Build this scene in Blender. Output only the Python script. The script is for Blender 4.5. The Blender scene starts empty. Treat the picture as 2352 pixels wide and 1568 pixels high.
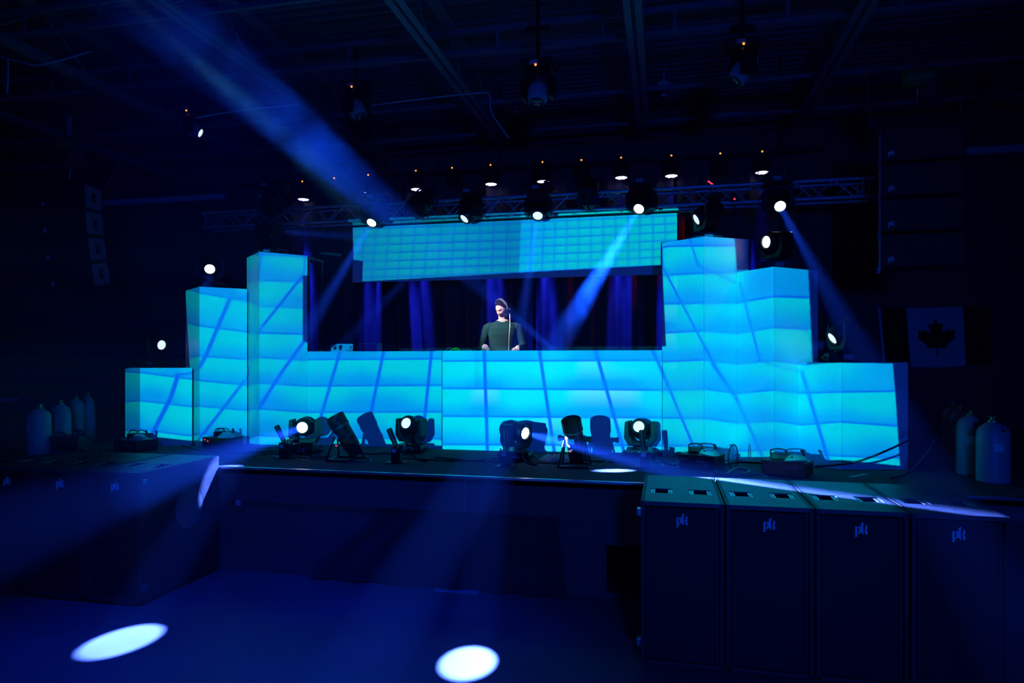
import bpy, bmesh, math, random
import numpy as np
from mathutils import Vector, Matrix, Euler
random.seed(7)
SC = bpy.context.scene
COL = SC.collection

# ------------------------------------------------------------------ camera
YAW = math.radians(12.7)
CA, SA = math.cos(YAW), math.sin(YAW)
EYE = 2.08
cam_data = bpy.data.cameras.new('camera')
cam_data.lens = 24.0
cam_data.sensor_width = 36.0
cam_data.shift_y = 36.0 / 2352.0
cam_data.clip_start = 0.05
cam = bpy.data.objects.new('camera', cam_data)
COL.objects.link(cam)
cam.location = (0, 0, EYE)
cam.rotation_euler = (math.pi / 2, 0, YAW)
SC.camera = cam

# ------------------------------------------------------------------ world, exposure, sampling limits
world = bpy.data.worlds.new('dark_hall')
SC.world = world
world.use_nodes = True
world.node_tree.nodes['Background'].inputs[0].default_value = (0, 0, 0, 1)
world.node_tree.nodes['Background'].inputs[1].default_value = 0.0
SC.view_settings.view_transform = 'Standard'
SC.view_settings.look = 'None'
SC.view_settings.gamma = 1.0
SC.view_settings.exposure = 0.0
SC.view_settings.use_curve_mapping = False
SC.cycles.max_bounces = 3
SC.cycles.diffuse_bounces = 2
SC.cycles.glossy_bounces = 2
SC.cycles.volume_bounces = 0
SC.cycles.sample_clamp_indirect = 3.0
SC.cycles.caustics_reflective = False
SC.cycles.caustics_refractive = False
SC.cycles.use_denoising = True

# ------------------------------------------------------------------ the video projector at the back of the hall
# Its picture (a warped blue grid mapped to the stage set) is drawn here in the
# projector's own plane, as tangents of the angle sideways and upwards.
PROJ_AT = Vector((-2.2, -0.5, 2.1))
PAT = {'rows':[(0.00198,[(-0.3511,0.1563),(-0.2553,0.149)]),(0.002,[(-0.3584,0.1115),(-0.3275,0.1148),(-0.2625,0.1114)]),(0.00202,[(-0.4484,0.103),(-0.3555,0.0835),(-0.3185,0.0754),(-0.263,0.072)]),(0.00268,[(-0.4621,0.0523),(-0.3511,0.0359),(-0.3412,0.0351),(-0.263,0.0324)]),(0.00223,[(-0.4524,-0.0033),(-0.45,-0.0043),(-0.4441,-0.0025),(-0.4274,-0.0008),(-0.3567,-0.0058),(-0.3208,-0.003),(-0.2605,-0.007),(-0.2571,-0.0062),(-0.257,-0.0072),(-0.2529,-0.0062),(-0.0429,-0.0049),(-0.041,-0.0081),(0.262,-0.0069),(0.2677,-0.0075),(0.2687,-0.0084),(0.3343,-0.0063),(0.3653,-0.0112),(0.427,-0.0071),(0.4618,-0.0131)]),(0.00226,[(-0.5712,-0.026),(-0.5274,-0.027),(-0.4378,-0.0378),(-0.356,-0.0455),(-0.3255,-0.0419),(-0.257,-0.0461),(-0.0438,-0.0431),(-0.041,-0.0475),(0.2681,-0.0467),(0.3343,-0.0446),(0.3653,-0.05),(0.427,-0.045),(0.4504,-0.0487),(0.5665,-0.0449)]),(0.00213,[(-0.5712,-0.0744),(-0.5281,-0.0723),(-0.4431,-0.0802),(-0.4275,-0.079),(-0.356,-0.0844),(-0.3267,-0.0815),(-0.257,-0.0858),(-0.0438,-0.0814),(-0.041,-0.0876),(0.3343,-0.0832),(0.3653,-0.0887),(0.427,-0.0849),(0.4504,-0.0896),(0.508,-0.0844),(0.5682,-0.0884)]),(0.00226,[(-0.5712,-0.12),(-0.5281,-0.1175),(-0.4458,-0.1261),(-0.4275,-0.1227),(-0.3548,-0.1271),(-0.3279,-0.1227),(-0.2602,-0.1236),(-0.0438,-0.1202),(-0.041,-0.1282),(0.3341,-0.1199),(0.3572,-0.1258),(0.4262,-0.1224),(0.4487,-0.127),(0.5707,-0.1282)]),(0.00289,[(0.2665,0.1438),(0.2753,0.146),(0.3653,0.1439)]),(0.0023,[(0.2665,0.1073),(0.3659,0.1087)]),(0.0023,[(0.2665,0.0688),(0.3647,0.069)]),(0.00337,[(0.3655,0.0688),(0.427,0.0759),(0.4553,0.0739)]),(0.00228,[(0.2682,0.0297),(0.3336,0.0325),(0.3653,0.0286),(0.427,0.0359),(0.4548,0.0332)])],'segs':[(0.00267,[(-0.3743,0.087),(-0.3555,0.0914),(-0.3529,0.0948),(-0.33,0.1079),(-0.3242,0.1247),(-0.3214,0.1288),(-0.3163,0.1591)]),(0.0061,[(-0.3802,0.0865),(-0.4135,-0.0001),(-0.4225,-0.0177)]),(0.00274,[(-0.4225,-0.0177),(-0.4389,-0.0238),(-0.4426,-0.0269)]),(0.00275,[(-0.4438,-0.0278),(-0.4643,-0.0302)]),(0.00759,[(-0.4643,-0.0307),(-0.4762,-0.0666),(-0.5084,-0.128)]),(0.00431,[(-0.2636,0.1196),(-0.3163,0.0451)]),(0.002,[(-0.3163,0.0451),(-0.3208,0.0368),(-0.3217,0.0327),(-0.3254,0.0287),(-0.3536,-0.0289)]),(0.00202,[(-0.3498,-0.0159),(-0.3537,-0.0245),(-0.356,-0.0373)]),(0.00473,[(-0.3594,-0.0398),(-0.422,-0.1289),(-0.4263,-0.1323)]),(0.00498,[(-0.2603,0.0226),(-0.2928,-0.0287),(-0.3207,-0.0798),(-0.3255,-0.0834)]),(0.00201,[(-0.3279,-0.0871),(-0.3425,-0.1237)]),(0.00524,[(-0.2036,0.0045),(-0.2392,-0.1073)]),(0.00516,[(-0.1335,0.0049),(-0.1636,-0.1298)]),(0.00505,[(-0.0593,0.0047),(-0.0736,-0.1262)]),(0.00495,[(0.0209,0.005),(0.0255,-0.1363)]),(0.00484,[(0.1006,0.0056),(0.1215,-0.1338)]),(0.00474,[(0.1786,0.0065),(0.2169,-0.1298)]),(0.00435,[(0.2548,0.008),(0.2677,-0.0219),(0.2686,-0.0253),(0.3207,-0.13)]),(0.00292,[(0.2665,0.1431),(0.2682,0.1177)]),(0.00316,[(0.2682,0.1177),(0.3323,0.0131),(0.3492,-0.0255)]),(0.00457,[(0.3413,-0.0109),(0.3645,-0.0542),(0.4069,-0.1305)]),(0.00317,[(0.3094,0.1562),(0.3232,0.1197)]),(0.00201,[(0.3232,0.1197),(0.3653,0.0952)]),(0.00396,[(0.3715,0.0936),(0.4042,-0.0079)]),(0.0014,[(0.4087,-0.0082),(0.4492,-0.021)]),(0.00525,[(0.4527,-0.0218),(0.49,-0.1329)]),(0.0023,[(-0.2597,0.1523),(-0.2614,0.1209)])],'pols':[[(-0.3682,0.1474),(-0.3511,0.1579),(-0.3312,0.1622),(-0.3152,0.1616),(-0.2532,0.154),(-0.2547,0.1207),(-0.2628,0.1209),(-0.2628,0.0226),(-0.2561,0.0188),(-0.2561,0.0067),(-0.2323,0.0106),(-0.2202,0.0191),(-0.1632,0.0188),(-0.1604,0.0104),(-0.0424,0.0113),(-0.0429,-0.1301),(-0.1524,-0.1302),(-0.2602,-0.1335),(-0.2975,-0.1362),(-0.3279,-0.1361),(-0.356,-0.1347),(-0.4162,-0.1339),(-0.4275,-0.1326),(-0.4438,-0.1337),(-0.5281,-0.1272),(-0.5736,-0.1311),(-0.5736,-0.0231),(-0.5717,-0.0218),(-0.5274,-0.0172),(-0.4524,-0.0189),(-0.4516,-0.0198),(-0.4654,0.1025),(-0.4262,0.1094),(-0.359,0.1035)],[(-0.0417,0.0132),(0.2731,0.0121),(0.2654,0.152),(0.2654,0.1528),(0.3292,0.1598),(0.3638,0.1559),(0.3664,0.1111),(0.37,0.1115),(0.4255,0.1144),(0.4559,0.1093),(0.4596,-0.0121),(0.508,-0.0097),(0.5636,-0.0105),(0.564,-0.0105),(0.5674,-0.0615),(0.5715,-0.1376),(0.508,-0.1323),(0.4493,-0.1362),(0.4157,-0.1316),(0.3686,-0.133),(0.3343,-0.1265),(0.2687,-0.1309),(0.2681,-0.1306),(-0.0417,-0.1372)]],'ban':[(-0.2093,0.2041),(0.2645,0.1995),(0.2645,0.1539),(0.2412,0.1529),(0.2412,0.1222),(-0.1935,0.1108),(-0.1925,0.1409),(-0.2074,0.1435)],'bv':[[(-0.1889,0.2096),(-0.1964,0.1109)],[(-0.1691,0.2087),(-0.1788,0.1105)],[(-0.1485,0.2078),(-0.1589,0.11)],[(-0.1286,0.2069),(-0.1383,0.1095)],[(-0.1084,0.2059),(-0.118,0.109)],[(-0.0884,0.205),(-0.0972,0.1085)],[(-0.0686,0.2041),(-0.0765,0.108)],[(-0.049,0.2032),(-0.0558,0.1075)],[(-0.03,0.2023),(-0.0355,0.107)],[(-0.011,0.2015),(-0.0149,0.1065)],[(0.0092,0.2005),(0.0054,0.106)],[(0.0286,0.1997),(0.0256,0.1055)],[(0.0643,0.198),(0.0611,0.1046)],[(0.0813,0.1972),(0.0776,0.1042)],[(0.0976,0.1965),(0.0944,0.1038)],[(0.1138,0.1957),(0.1113,0.1034)],[(0.1305,0.195),(0.1285,0.103)],[(0.1472,0.1942),(0.1456,0.1025)],[(0.164,0.1934),(0.1635,0.1021)],[(0.1803,0.1927),(0.1807,0.1017)],[(0.1973,0.1919),(0.1975,0.1013)],[(0.213,0.1912),(0.213,0.1009)],[(0.2307,0.1904),(0.2303,0.1005)],[(0.2469,0.1896),(0.2469,0.1001)]],'bh1':[[(-0.2093,0.201),(0.0478,0.1976)],[(-0.2093,0.1887),(0.0478,0.1862)],[(-0.2093,0.1764),(0.0478,0.1748)],[(-0.2093,0.1641),(0.0478,0.1634)],[(-0.2093,0.1518),(0.0478,0.152)],[(-0.2093,0.1395),(0.0478,0.1405)],[(-0.2093,0.1272),(0.0478,0.1291)],[(-0.2093,0.1149),(0.0478,0.1177)]],'bh2':[[(0.0437,0.1991),(0.2668,0.1989)],[(0.0437,0.1874),(0.2668,0.188)],[(0.0437,0.1758),(0.2668,0.1771)],[(0.0437,0.1641),(0.2668,0.1661)],[(0.0437,0.1525),(0.2668,0.1552)],[(0.0437,0.1409),(0.2668,0.1443)],[(0.0437,0.1292),(0.2668,0.1334)],[(0.0437,0.1176),(0.2668,0.1225)]],'bsplit':[(0.0485,0.1987),(0.0447,0.1111)],'bw':0.00166,'seam':[-0.0417]}
PU0, PU1, PV0, PV1 = -0.60, 0.60, -0.16, 0.24
PRES = 0.0005


def projector_image():
    W = int((PU1 - PU0) / PRES)
    Hh = int((PV1 - PV0) / PRES)
    us = (PU0 + (np.arange(W) + .5) * PRES).astype(np.float32)
    vs = (PV0 + (np.arange(Hh) + .5) * PRES).astype(np.float32)
    U, V = np.meshgrid(us, vs)

    def poly(pts):
        m = np.zeros(U.shape, bool)
        n = len(pts)
        for i in range(n):
            (x0, y0), (x1, y1) = pts[i], pts[(i + 1) % n]
            if y0 == y1:
                continue
            lo, hi = min(y0, y1), max(y0, y1)
            r = (vs >= lo) & (vs < hi)
            if not r.any():
                continue
            xc = x0 + (vs[r] - y0) * (x1 - x0) / (y1 - y0)
            m[r] ^= us[None, :] < xc[:, None]
        return m

    def seg(mask, p, q, w, soft=.0007):
        h = w * .5
        x0, x1 = min(p[0], q[0]) - h - soft, max(p[0], q[0]) + h + soft
        y0, y1 = min(p[1], q[1]) - h - soft, max(p[1], q[1]) + h + soft
        i0, i1 = np.searchsorted(us, [x0, x1])
        j0, j1 = np.searchsorted(vs, [y0, y1])
        if i1 <= i0 or j1 <= j0:
            return
        u, v = U[j0:j1, i0:i1], V[j0:j1, i0:i1]
        dx, dy = q[0] - p[0], q[1] - p[1]
        L2 = dx * dx + dy * dy + 1e-12
        t = np.clip(((u - p[0]) * dx + (v - p[1]) * dy) / L2, 0, 1)
        d = np.hypot(u - p[0] - t * dx, v - p[1] - t * dy)
        a = np.clip((h + soft - d) / (2 * soft), 0, 1)
        np.maximum(mask[j0:j1, i0:i1], a, out=mask[j0:j1, i0:i1])

    lines = np.zeros(U.shape, np.float32)
    above = np.full(U.shape, .05, np.float32)
    below = np.full(U.shape, .05, np.float32)
    for w, pl in PAT['rows']:
        for p, q in zip(pl, pl[1:]):
            if abs(p[0] - q[0]) < .004 and abs(p[1] - q[1]) > .0006:
                continue
            seg(lines, p, q, w)
        xs = np.array([p[0] for p in pl]); ys = np.array([p[1] for p in pl])
        yr = np.interp(us, xs, ys)
        yr[(us < xs[0] - .012) | (us > xs[-1] + .012)] = 99
        d = (yr[None, :] - V).astype(np.float32)
        above = np.where((d >= 0) & (d < above), d, above)
        below = np.where((d < 0) & (-d < below), -d, below)
    for w, pl in PAT['segs']:
        for p, q in zip(pl, pl[1:]):
            seg(lines, p, q, w)
    frac = above / (above + below)
    rng = np.random.default_rng(4)
    def smooth(nx, ny):
        g = rng.random((ny, nx)).astype(np.float32)
        gx = np.linspace(0, nx - 1.001, W); gy = np.linspace(0, ny - 1.001, Hh)
        ix, iy = gx.astype(int), gy.astype(int)
        fx, fy = gx - ix, gy - iy
        fx = fx * fx * (3 - 2 * fx); fy = (fy * fy * (3 - 2 * fy))[:, None]
        a = g[iy][:, ix] * (1 - fx) + g[iy][:, ix + 1] * fx
        b = g[iy + 1][:, ix] * (1 - fx) + g[iy + 1][:, ix + 1] * fx
        return a * (1 - fy) + b * fy
    n1 = smooth(26, 9)
    t = np.clip(1.12 * frac - .16 + .75 * (n1 - .5), 0, 1)[..., None]
    t = t * t * (3 - 2 * t)
    cy = np.array([.0, .55, .63], np.float32); bl = np.array([.0, .27, .76], np.float32)
    ln = np.array([.0, .10, .80], np.float32)
    base = cy * (1 - t) + bl * t
    # the right half of the picture is the brighter of two overlapped projectors
    gain = np.where(U > PAT['seam'][0], 1.16, .97)[..., None]
    # gain painted in to offset dimmer light on panels facing away from the projector
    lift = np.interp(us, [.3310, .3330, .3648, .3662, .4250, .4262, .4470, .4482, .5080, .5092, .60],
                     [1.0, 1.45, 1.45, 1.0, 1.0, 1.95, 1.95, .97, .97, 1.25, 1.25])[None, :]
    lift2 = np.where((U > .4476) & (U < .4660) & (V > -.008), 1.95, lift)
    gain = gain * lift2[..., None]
    pale = np.clip((n1 - .5) * 1.3, 0, 1) * np.clip(1 - frac * 1.5, 0, 1) * (U > PAT['seam'][0]) * (U < .29)
    base = base + pale[..., None] * np.array([.12, .10, .02], np.float32)
    a = lines[..., None]
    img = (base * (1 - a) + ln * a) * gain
    mask = poly(PAT['pols'][0]) | poly(PAT['pols'][1])
    out = img * mask[..., None]
    # the finer grid that falls on the hanging banner
    bm = poly(PAT['ban']) & ~mask
    bl_ = np.zeros(U.shape, np.float32)
    fb = np.full(U.shape, .5, np.float32)
    left = None
    (sa, sb) = PAT['bsplit']
    split = sa[0] + (V - sa[1]) * (sb[0] - sa[0]) / (sb[1] - sa[1])
    isl = U < split
    for p, q in PAT['bv']:
        seg(bl_, p, q, PAT['bw'])
    for key, want in (('bh1', True), ('bh2', False)):
        tmp = np.zeros(U.shape, np.float32)
        hs = PAT[key]
        for p, q in hs:
            seg(tmp, p, q, PAT['bw'])
        bl_ = np.where(isl == want, np.maximum(bl_, tmp), bl_)
        p0, q0 = hs[0]
        y0 = p0[1] + (U - p0[0]) * (q0[1] - p0[1]) / (q0[0] - p0[0])
        step = ((hs[0][0][1] - hs[-1][0][1]) / (len(hs) - 1)) * (1 if want else .99)
        f = ((y0 - V) / step) % 1.0
        fb = np.where(isl == want, f, fb)
    n2 = smooth(14, 6)
    tb = np.clip(fb * .8 - .05 + 1.0 * (n2 - .5), 0, 1)[..., None]
    bb = np.array([.0, .53, .52], np.float32) * (1 - tb) + np.array([.0, .29, .66], np.float32) * tb
    ab = bl_[..., None]
    bimg = (bb * (1 - ab) + ln * ab) * np.where(isl, .84, 1.30)[..., None]
    # overlap strip of the two pictures is a little darker
    strip = np.clip(1 - (split - U) / .09, 0, 1) * isl
    bimg *= (1 - .22 * strip)[..., None]
    out = np.where(bm[..., None], bimg, out)
    rgba = np.ones((Hh, W, 4), np.float32)
    rgba[..., :3] = out
    im = bpy.data.images.new('projected_grid', W, Hh, alpha=False, float_buffer=True)
    im.colorspace_settings.name = 'Linear Rec.709'
    im.pixels.foreach_set(rgba.ravel())
    im.update()
    im.pack()
    return im


def add_projector():
    ld = bpy.data.lights.new('video_projector', 'SPOT')
    ld.energy = PROJ_ENERGY
    ld.spot_size = math.radians(70)
    ld.spot_blend = 0.0
    ld.shadow_soft_size = 0.006
    ld.use_nodes = True
    nt = ld.node_tree
    N, Lk = nt.nodes, nt.links
    tc = N.new('ShaderNodeTexCoord')
    sp = N.new('ShaderNodeSeparateXYZ')
    Lk.new(tc.outputs['Normal'], sp.inputs[0])
    cb = N.new('ShaderNodeCombineXYZ')
    for i, (lo, hi) in enumerate(((PU0, PU1), (PV0, PV1))):
        d = N.new('ShaderNodeMath'); d.operation = 'DIVIDE'
        Lk.new(sp.outputs[i], d.inputs[0]); Lk.new(sp.outputs[2], d.inputs[1])
        m = N.new('ShaderNodeMath'); m.operation = 'MULTIPLY_ADD'
        Lk.new(d.outputs[0], m.inputs[0])
        m.inputs[1].default_value = -1.0 / (hi - lo)
        m.inputs[2].default_value = -lo / (hi - lo)
        Lk.new(m.outputs[0], cb.inputs[i])
    t = N.new('ShaderNodeTexImage')
    t.image = projector_image()
    t.extension = 'CLIP'
    Lk.new(cb.outputs[0], t.inputs[0])
    Lk.new(t.outputs['Color'], N['Emission'].inputs['Color'])
    lo = bpy.data.objects.new('video_projector', ld)
    COL.objects.link(lo)
    lo.location = PROJ_AT
    lo.rotation_euler = (math.pi / 2, 0, 0)


PROJ_ENERGY = 3300.0
HAZE, HAZE_HALL = 0.0035, 0.0012
BEAM = (.08, .17, 1.0)          # the cold blue white of the moving heads
add_projector()


def spot(name, loc, target, energy, deg, color=BEAM, blend=.15, soft=.03):
    ld = bpy.data.lights.new(name, 'SPOT')
    ld.energy = energy; ld.color = color
    ld.spot_size = math.radians(deg); ld.spot_blend = blend
    ld.shadow_soft_size = soft
    o = bpy.data.objects.new(name, ld)
    COL.objects.link(o)
    o.location = loc
    o.rotation_euler = (Vector(target) - Vector(loc)).to_track_quat('-Z', 'Y').to_euler()
    return o


# front light on the performer, from a lamp above the dance floor
spot('front_light', (-4.7, 5.0, 5.3), (-2.03, 8.12, 2.50), 3800, 8.5, (1.0, .86, .95), .7, .05)
# broad blue wash over the dance floor, from an added lamp out of view
spot('added_floor_wash', (-2.8, 3.3, 5.5), (-3.0, 4.1, 0), 1050, 58, (.0, .02, 1.0), 1.0, .1)
# added deep blue fill behind the camera, in place of light bounced off the hall
spot('added_blue_fill', (1.5, -3.4, 2.7), (-1.8, 7.5, .9), 1000, 84, (.0, .055, 1.0), 1.0, .3)
# a red lamp that catches the curtain folds from the side
spot('red_sidelight', (1.15, 8.90, 4.3), (-.6, 9.26, 3.2), 40, 30, (1.0, .004, .004), .6, .02)

# ------------------------------------------------------------------ viewing helpers used while laying the set out
PXF = 1568.0


def ray(px, py):
    u = (px - 1176.0) / PXF
    return Vector((-SA + u * CA, CA + u * SA, (820.0 - py) / PXF))


def at_y(px, py, Y):
    d = ray(px, py)
    t = Y / d.y
    return Vector((t * d.x, Y, EYE + t * d.z))


def at_z(px, py, Z):
    d = ray(px, py)
    t = (Z - EYE) / d.z
    return Vector((t * d.x, t * d.y, Z))


# ------------------------------------------------------------------ materials
MATS = {}


def mat(name, col, rough=.6, metal=0.0, spec=.5, noise=0.0, nscale=20.0, bump=0.0, bscale=200.0, emit=None, estr=0.0, sheen=0.0):
    m = bpy.data.materials.new(name)
    m.use_nodes = True
    nt = m.node_tree
    b = nt.nodes['Principled BSDF']
    b.inputs['Base Color'].default_value = (*col, 1)
    b.inputs['Roughness'].default_value = rough
    b.inputs['Metallic'].default_value = metal
    b.inputs['Specular IOR Level'].default_value = spec
    if sheen:
        b.inputs['Sheen Weight'].default_value = sheen
    tc = nt.nodes.new('ShaderNodeTexCoord')
    if noise:
        n = nt.nodes.new('ShaderNodeTexNoise')
        n.inputs['Scale'].default_value = nscale
        n.inputs['Detail'].default_value = 4
        nt.links.new(tc.outputs['Object'], n.inputs['Vector'])
        r = nt.nodes.new('ShaderNodeMapRange')
        r.inputs[3].default_value = 1 - noise; r.inputs[4].default_value = 1 + noise
        nt.links.new(n.outputs[0], r.inputs[0])
        mx = nt.nodes.new('ShaderNodeVectorMath'); mx.operation = 'SCALE'
        mx.inputs[0].default_value = col
        nt.links.new(r.outputs[0], mx.inputs['Scale'])
        nt.links.new(mx.outputs[0], b.inputs['Base Color'])
        r2 = nt.nodes.new('ShaderNodeMapRange')
        r2.inputs[3].default_value = max(.05, rough - noise * .3); r2.inputs[4].default_value = min(1, rough + noise * .3)
        nt.links.new(n.outputs[0], r2.inputs[0])
        nt.links.new(r2.outputs[0], b.inputs['Roughness'])
    if bump:
        n = nt.nodes.new('ShaderNodeTexNoise')
        n.inputs['Scale'].default_value = bscale
        nt.links.new(tc.outputs['Object'], n.inputs['Vector'])
        bp = nt.nodes.new('ShaderNodeBump')
        bp.inputs['Strength'].default_value = bump
        bp.inputs['Distance'].default_value = .004
        nt.links.new(n.outputs[0], bp.inputs['Height'])
        nt.links.new(bp.outputs[0], b.inputs['Normal'])
    if emit:
        b.inputs['Emission Color'].default_value = (*emit, 1)
        b.inputs['Emission Strength'].default_value = estr
        m.cycles.emission_sampling = 'NONE'
    MATS[name] = m
    return m


mat('floor_vinyl', (.10, .10, .11), .55, noise=.35, nscale=1.6, bump=.25, bscale=60)
mat('wall_paint', (.055, .055, .065), .85, noise=.15, nscale=3)
mat('ceiling_steel', (.10, .105, .11), .6, noise=.15, nscale=2)
mat('joist_steel', (.16, .17, .18), .5, noise=.2, nscale=6)
mat('white_trim', (.85, .85, .87), .6, noise=.1, nscale=5)
mat('velvet', (.055, .055, .06), .95, spec=.1, noise=.25, nscale=9, bump=.3, bscale=90)
mat('stage_carpet', (.085, .085, .09), .95, spec=.15, noise=.3, nscale=30, bump=.8, bscale=400)
mat('fascia_carpet', (.075, .075, .085), .95, spec=.15, noise=.3, nscale=25, bump=.8, bscale=400)
mat('skirt_black', (.022, .022, .026), .9, noise=.3, nscale=4)
mat('void_black', (.004, .004, .004), .9)
mat('aluminium', (.62, .64, .66), .32, metal=1, noise=.2, nscale=15)
mat('truss_metal', (.46, .48, .51), .40, metal=.45, noise=.2, nscale=20)
mat('set_white', (.82, .82, .82), .42, spec=.35, noise=.03, nscale=5)
mat('set_edge', (.70, .70, .72), .35, spec=.5)
mat('banner_vinyl', (.74, .74, .74), .5, spec=.3, noise=.04, nscale=3)
mat('black_plastic', (.003, .003, .0035), .5, spec=.28, noise=.2, nscale=12)
mat('black_metal', (.005, .005, .0055), .48, spec=.3, noise=.2, nscale=18)
mat('dark_grey', (.022, .022, .025), .5, noise=.2, nscale=14)
mat('label_grey', (.30, .31, .33), .5, noise=.1, nscale=40)
mat('label_white', (.75, .75, .75), .5)
mat('sub_top_lightened', (.05, .05, .054), .42, spec=.6, noise=.3, nscale=14, bump=.35, bscale=150)  # lighter copy of sub_paint, brightening the light streak by colour
mat('sub_disc', (.10, .10, .11), .6)
mat('sub_paint', (.022, .022, .025), .5, spec=.45, noise=.3, nscale=14, bump=.35, bscale=150)
mat('sub_grille', (.007, .007, .008), .65, noise=.25, nscale=60, bump=.4, bscale=300)
mat('steel_plate', (.60, .62, .64), .3, metal=1)
mat('emblem_white', (.80, .80, .82), .5)
mat('cylinder_paint', (.34, .35, .36), .38, spec=.5, noise=.15, nscale=8)
mat('brass', (.45, .33, .12), .35, metal=1)
mat('rubber_cable', (.012, .012, .013), .5)
mat('grey_hose', (.20, .21, .22), .45)
mat('yellow_cable', (.62, .85, .02), .5)
mat('dome_plastic', (.55, .56, .58), .4)
mat('flag_white', (.62, .62, .64), .9, spec=.1, noise=.08, nscale=14)
mat('flag_red', (.32, .006, .010), .9, spec=.1, noise=.1, nscale=14)
mat('skin', (.56, .40, .34), .55, spec=.35, noise=.05, nscale=40)
mat('lips', (.42, .17, .16), .5)
mat('hair', (.010, .007, .006), .8, spec=.1, noise=.3, nscale=120)
mat('knit', (.007, .040, .046), .95, spec=.15, noise=.15, nscale=120, bump=.4, bscale=500)
mat('denim', (.02, .022, .03), .9)
mat('shoe_leather', (.015, .015, .015), .5)
mat('headphone_silver', (.62, .64, .64), .35, metal=.5)
mat('chain_steel', (.16, .165, .175), .4, metal=1)
mat('hoist_yellow', (.20, .19, .03), .5)
mat('lens_hot', (.8, .85, 1), .2, emit=(.80, .90, 1.0), estr=5.0)
mat('lens_lit', (.8, .85, 1), .2, emit=(.66, .80, 1.0), estr=1.15)
mat('lens_dark', (.03, .035, .05), .08, spec=.8)
mat('par_lens', (.6, .6, .8), .2, emit=(.50, .48, 1.0), estr=4.5)
mat('led_orange', (.8, .2, .02), .3, emit=(1.0, .26, .04), estr=2.2)
mat('led_red', (.8, .02, .02), .3, emit=(1.0, .03, .06), estr=2.5)
mat('bulb_white', (.9, .9, .8), .3, emit=(.95, 1.0, .85), estr=3.0)


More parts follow.
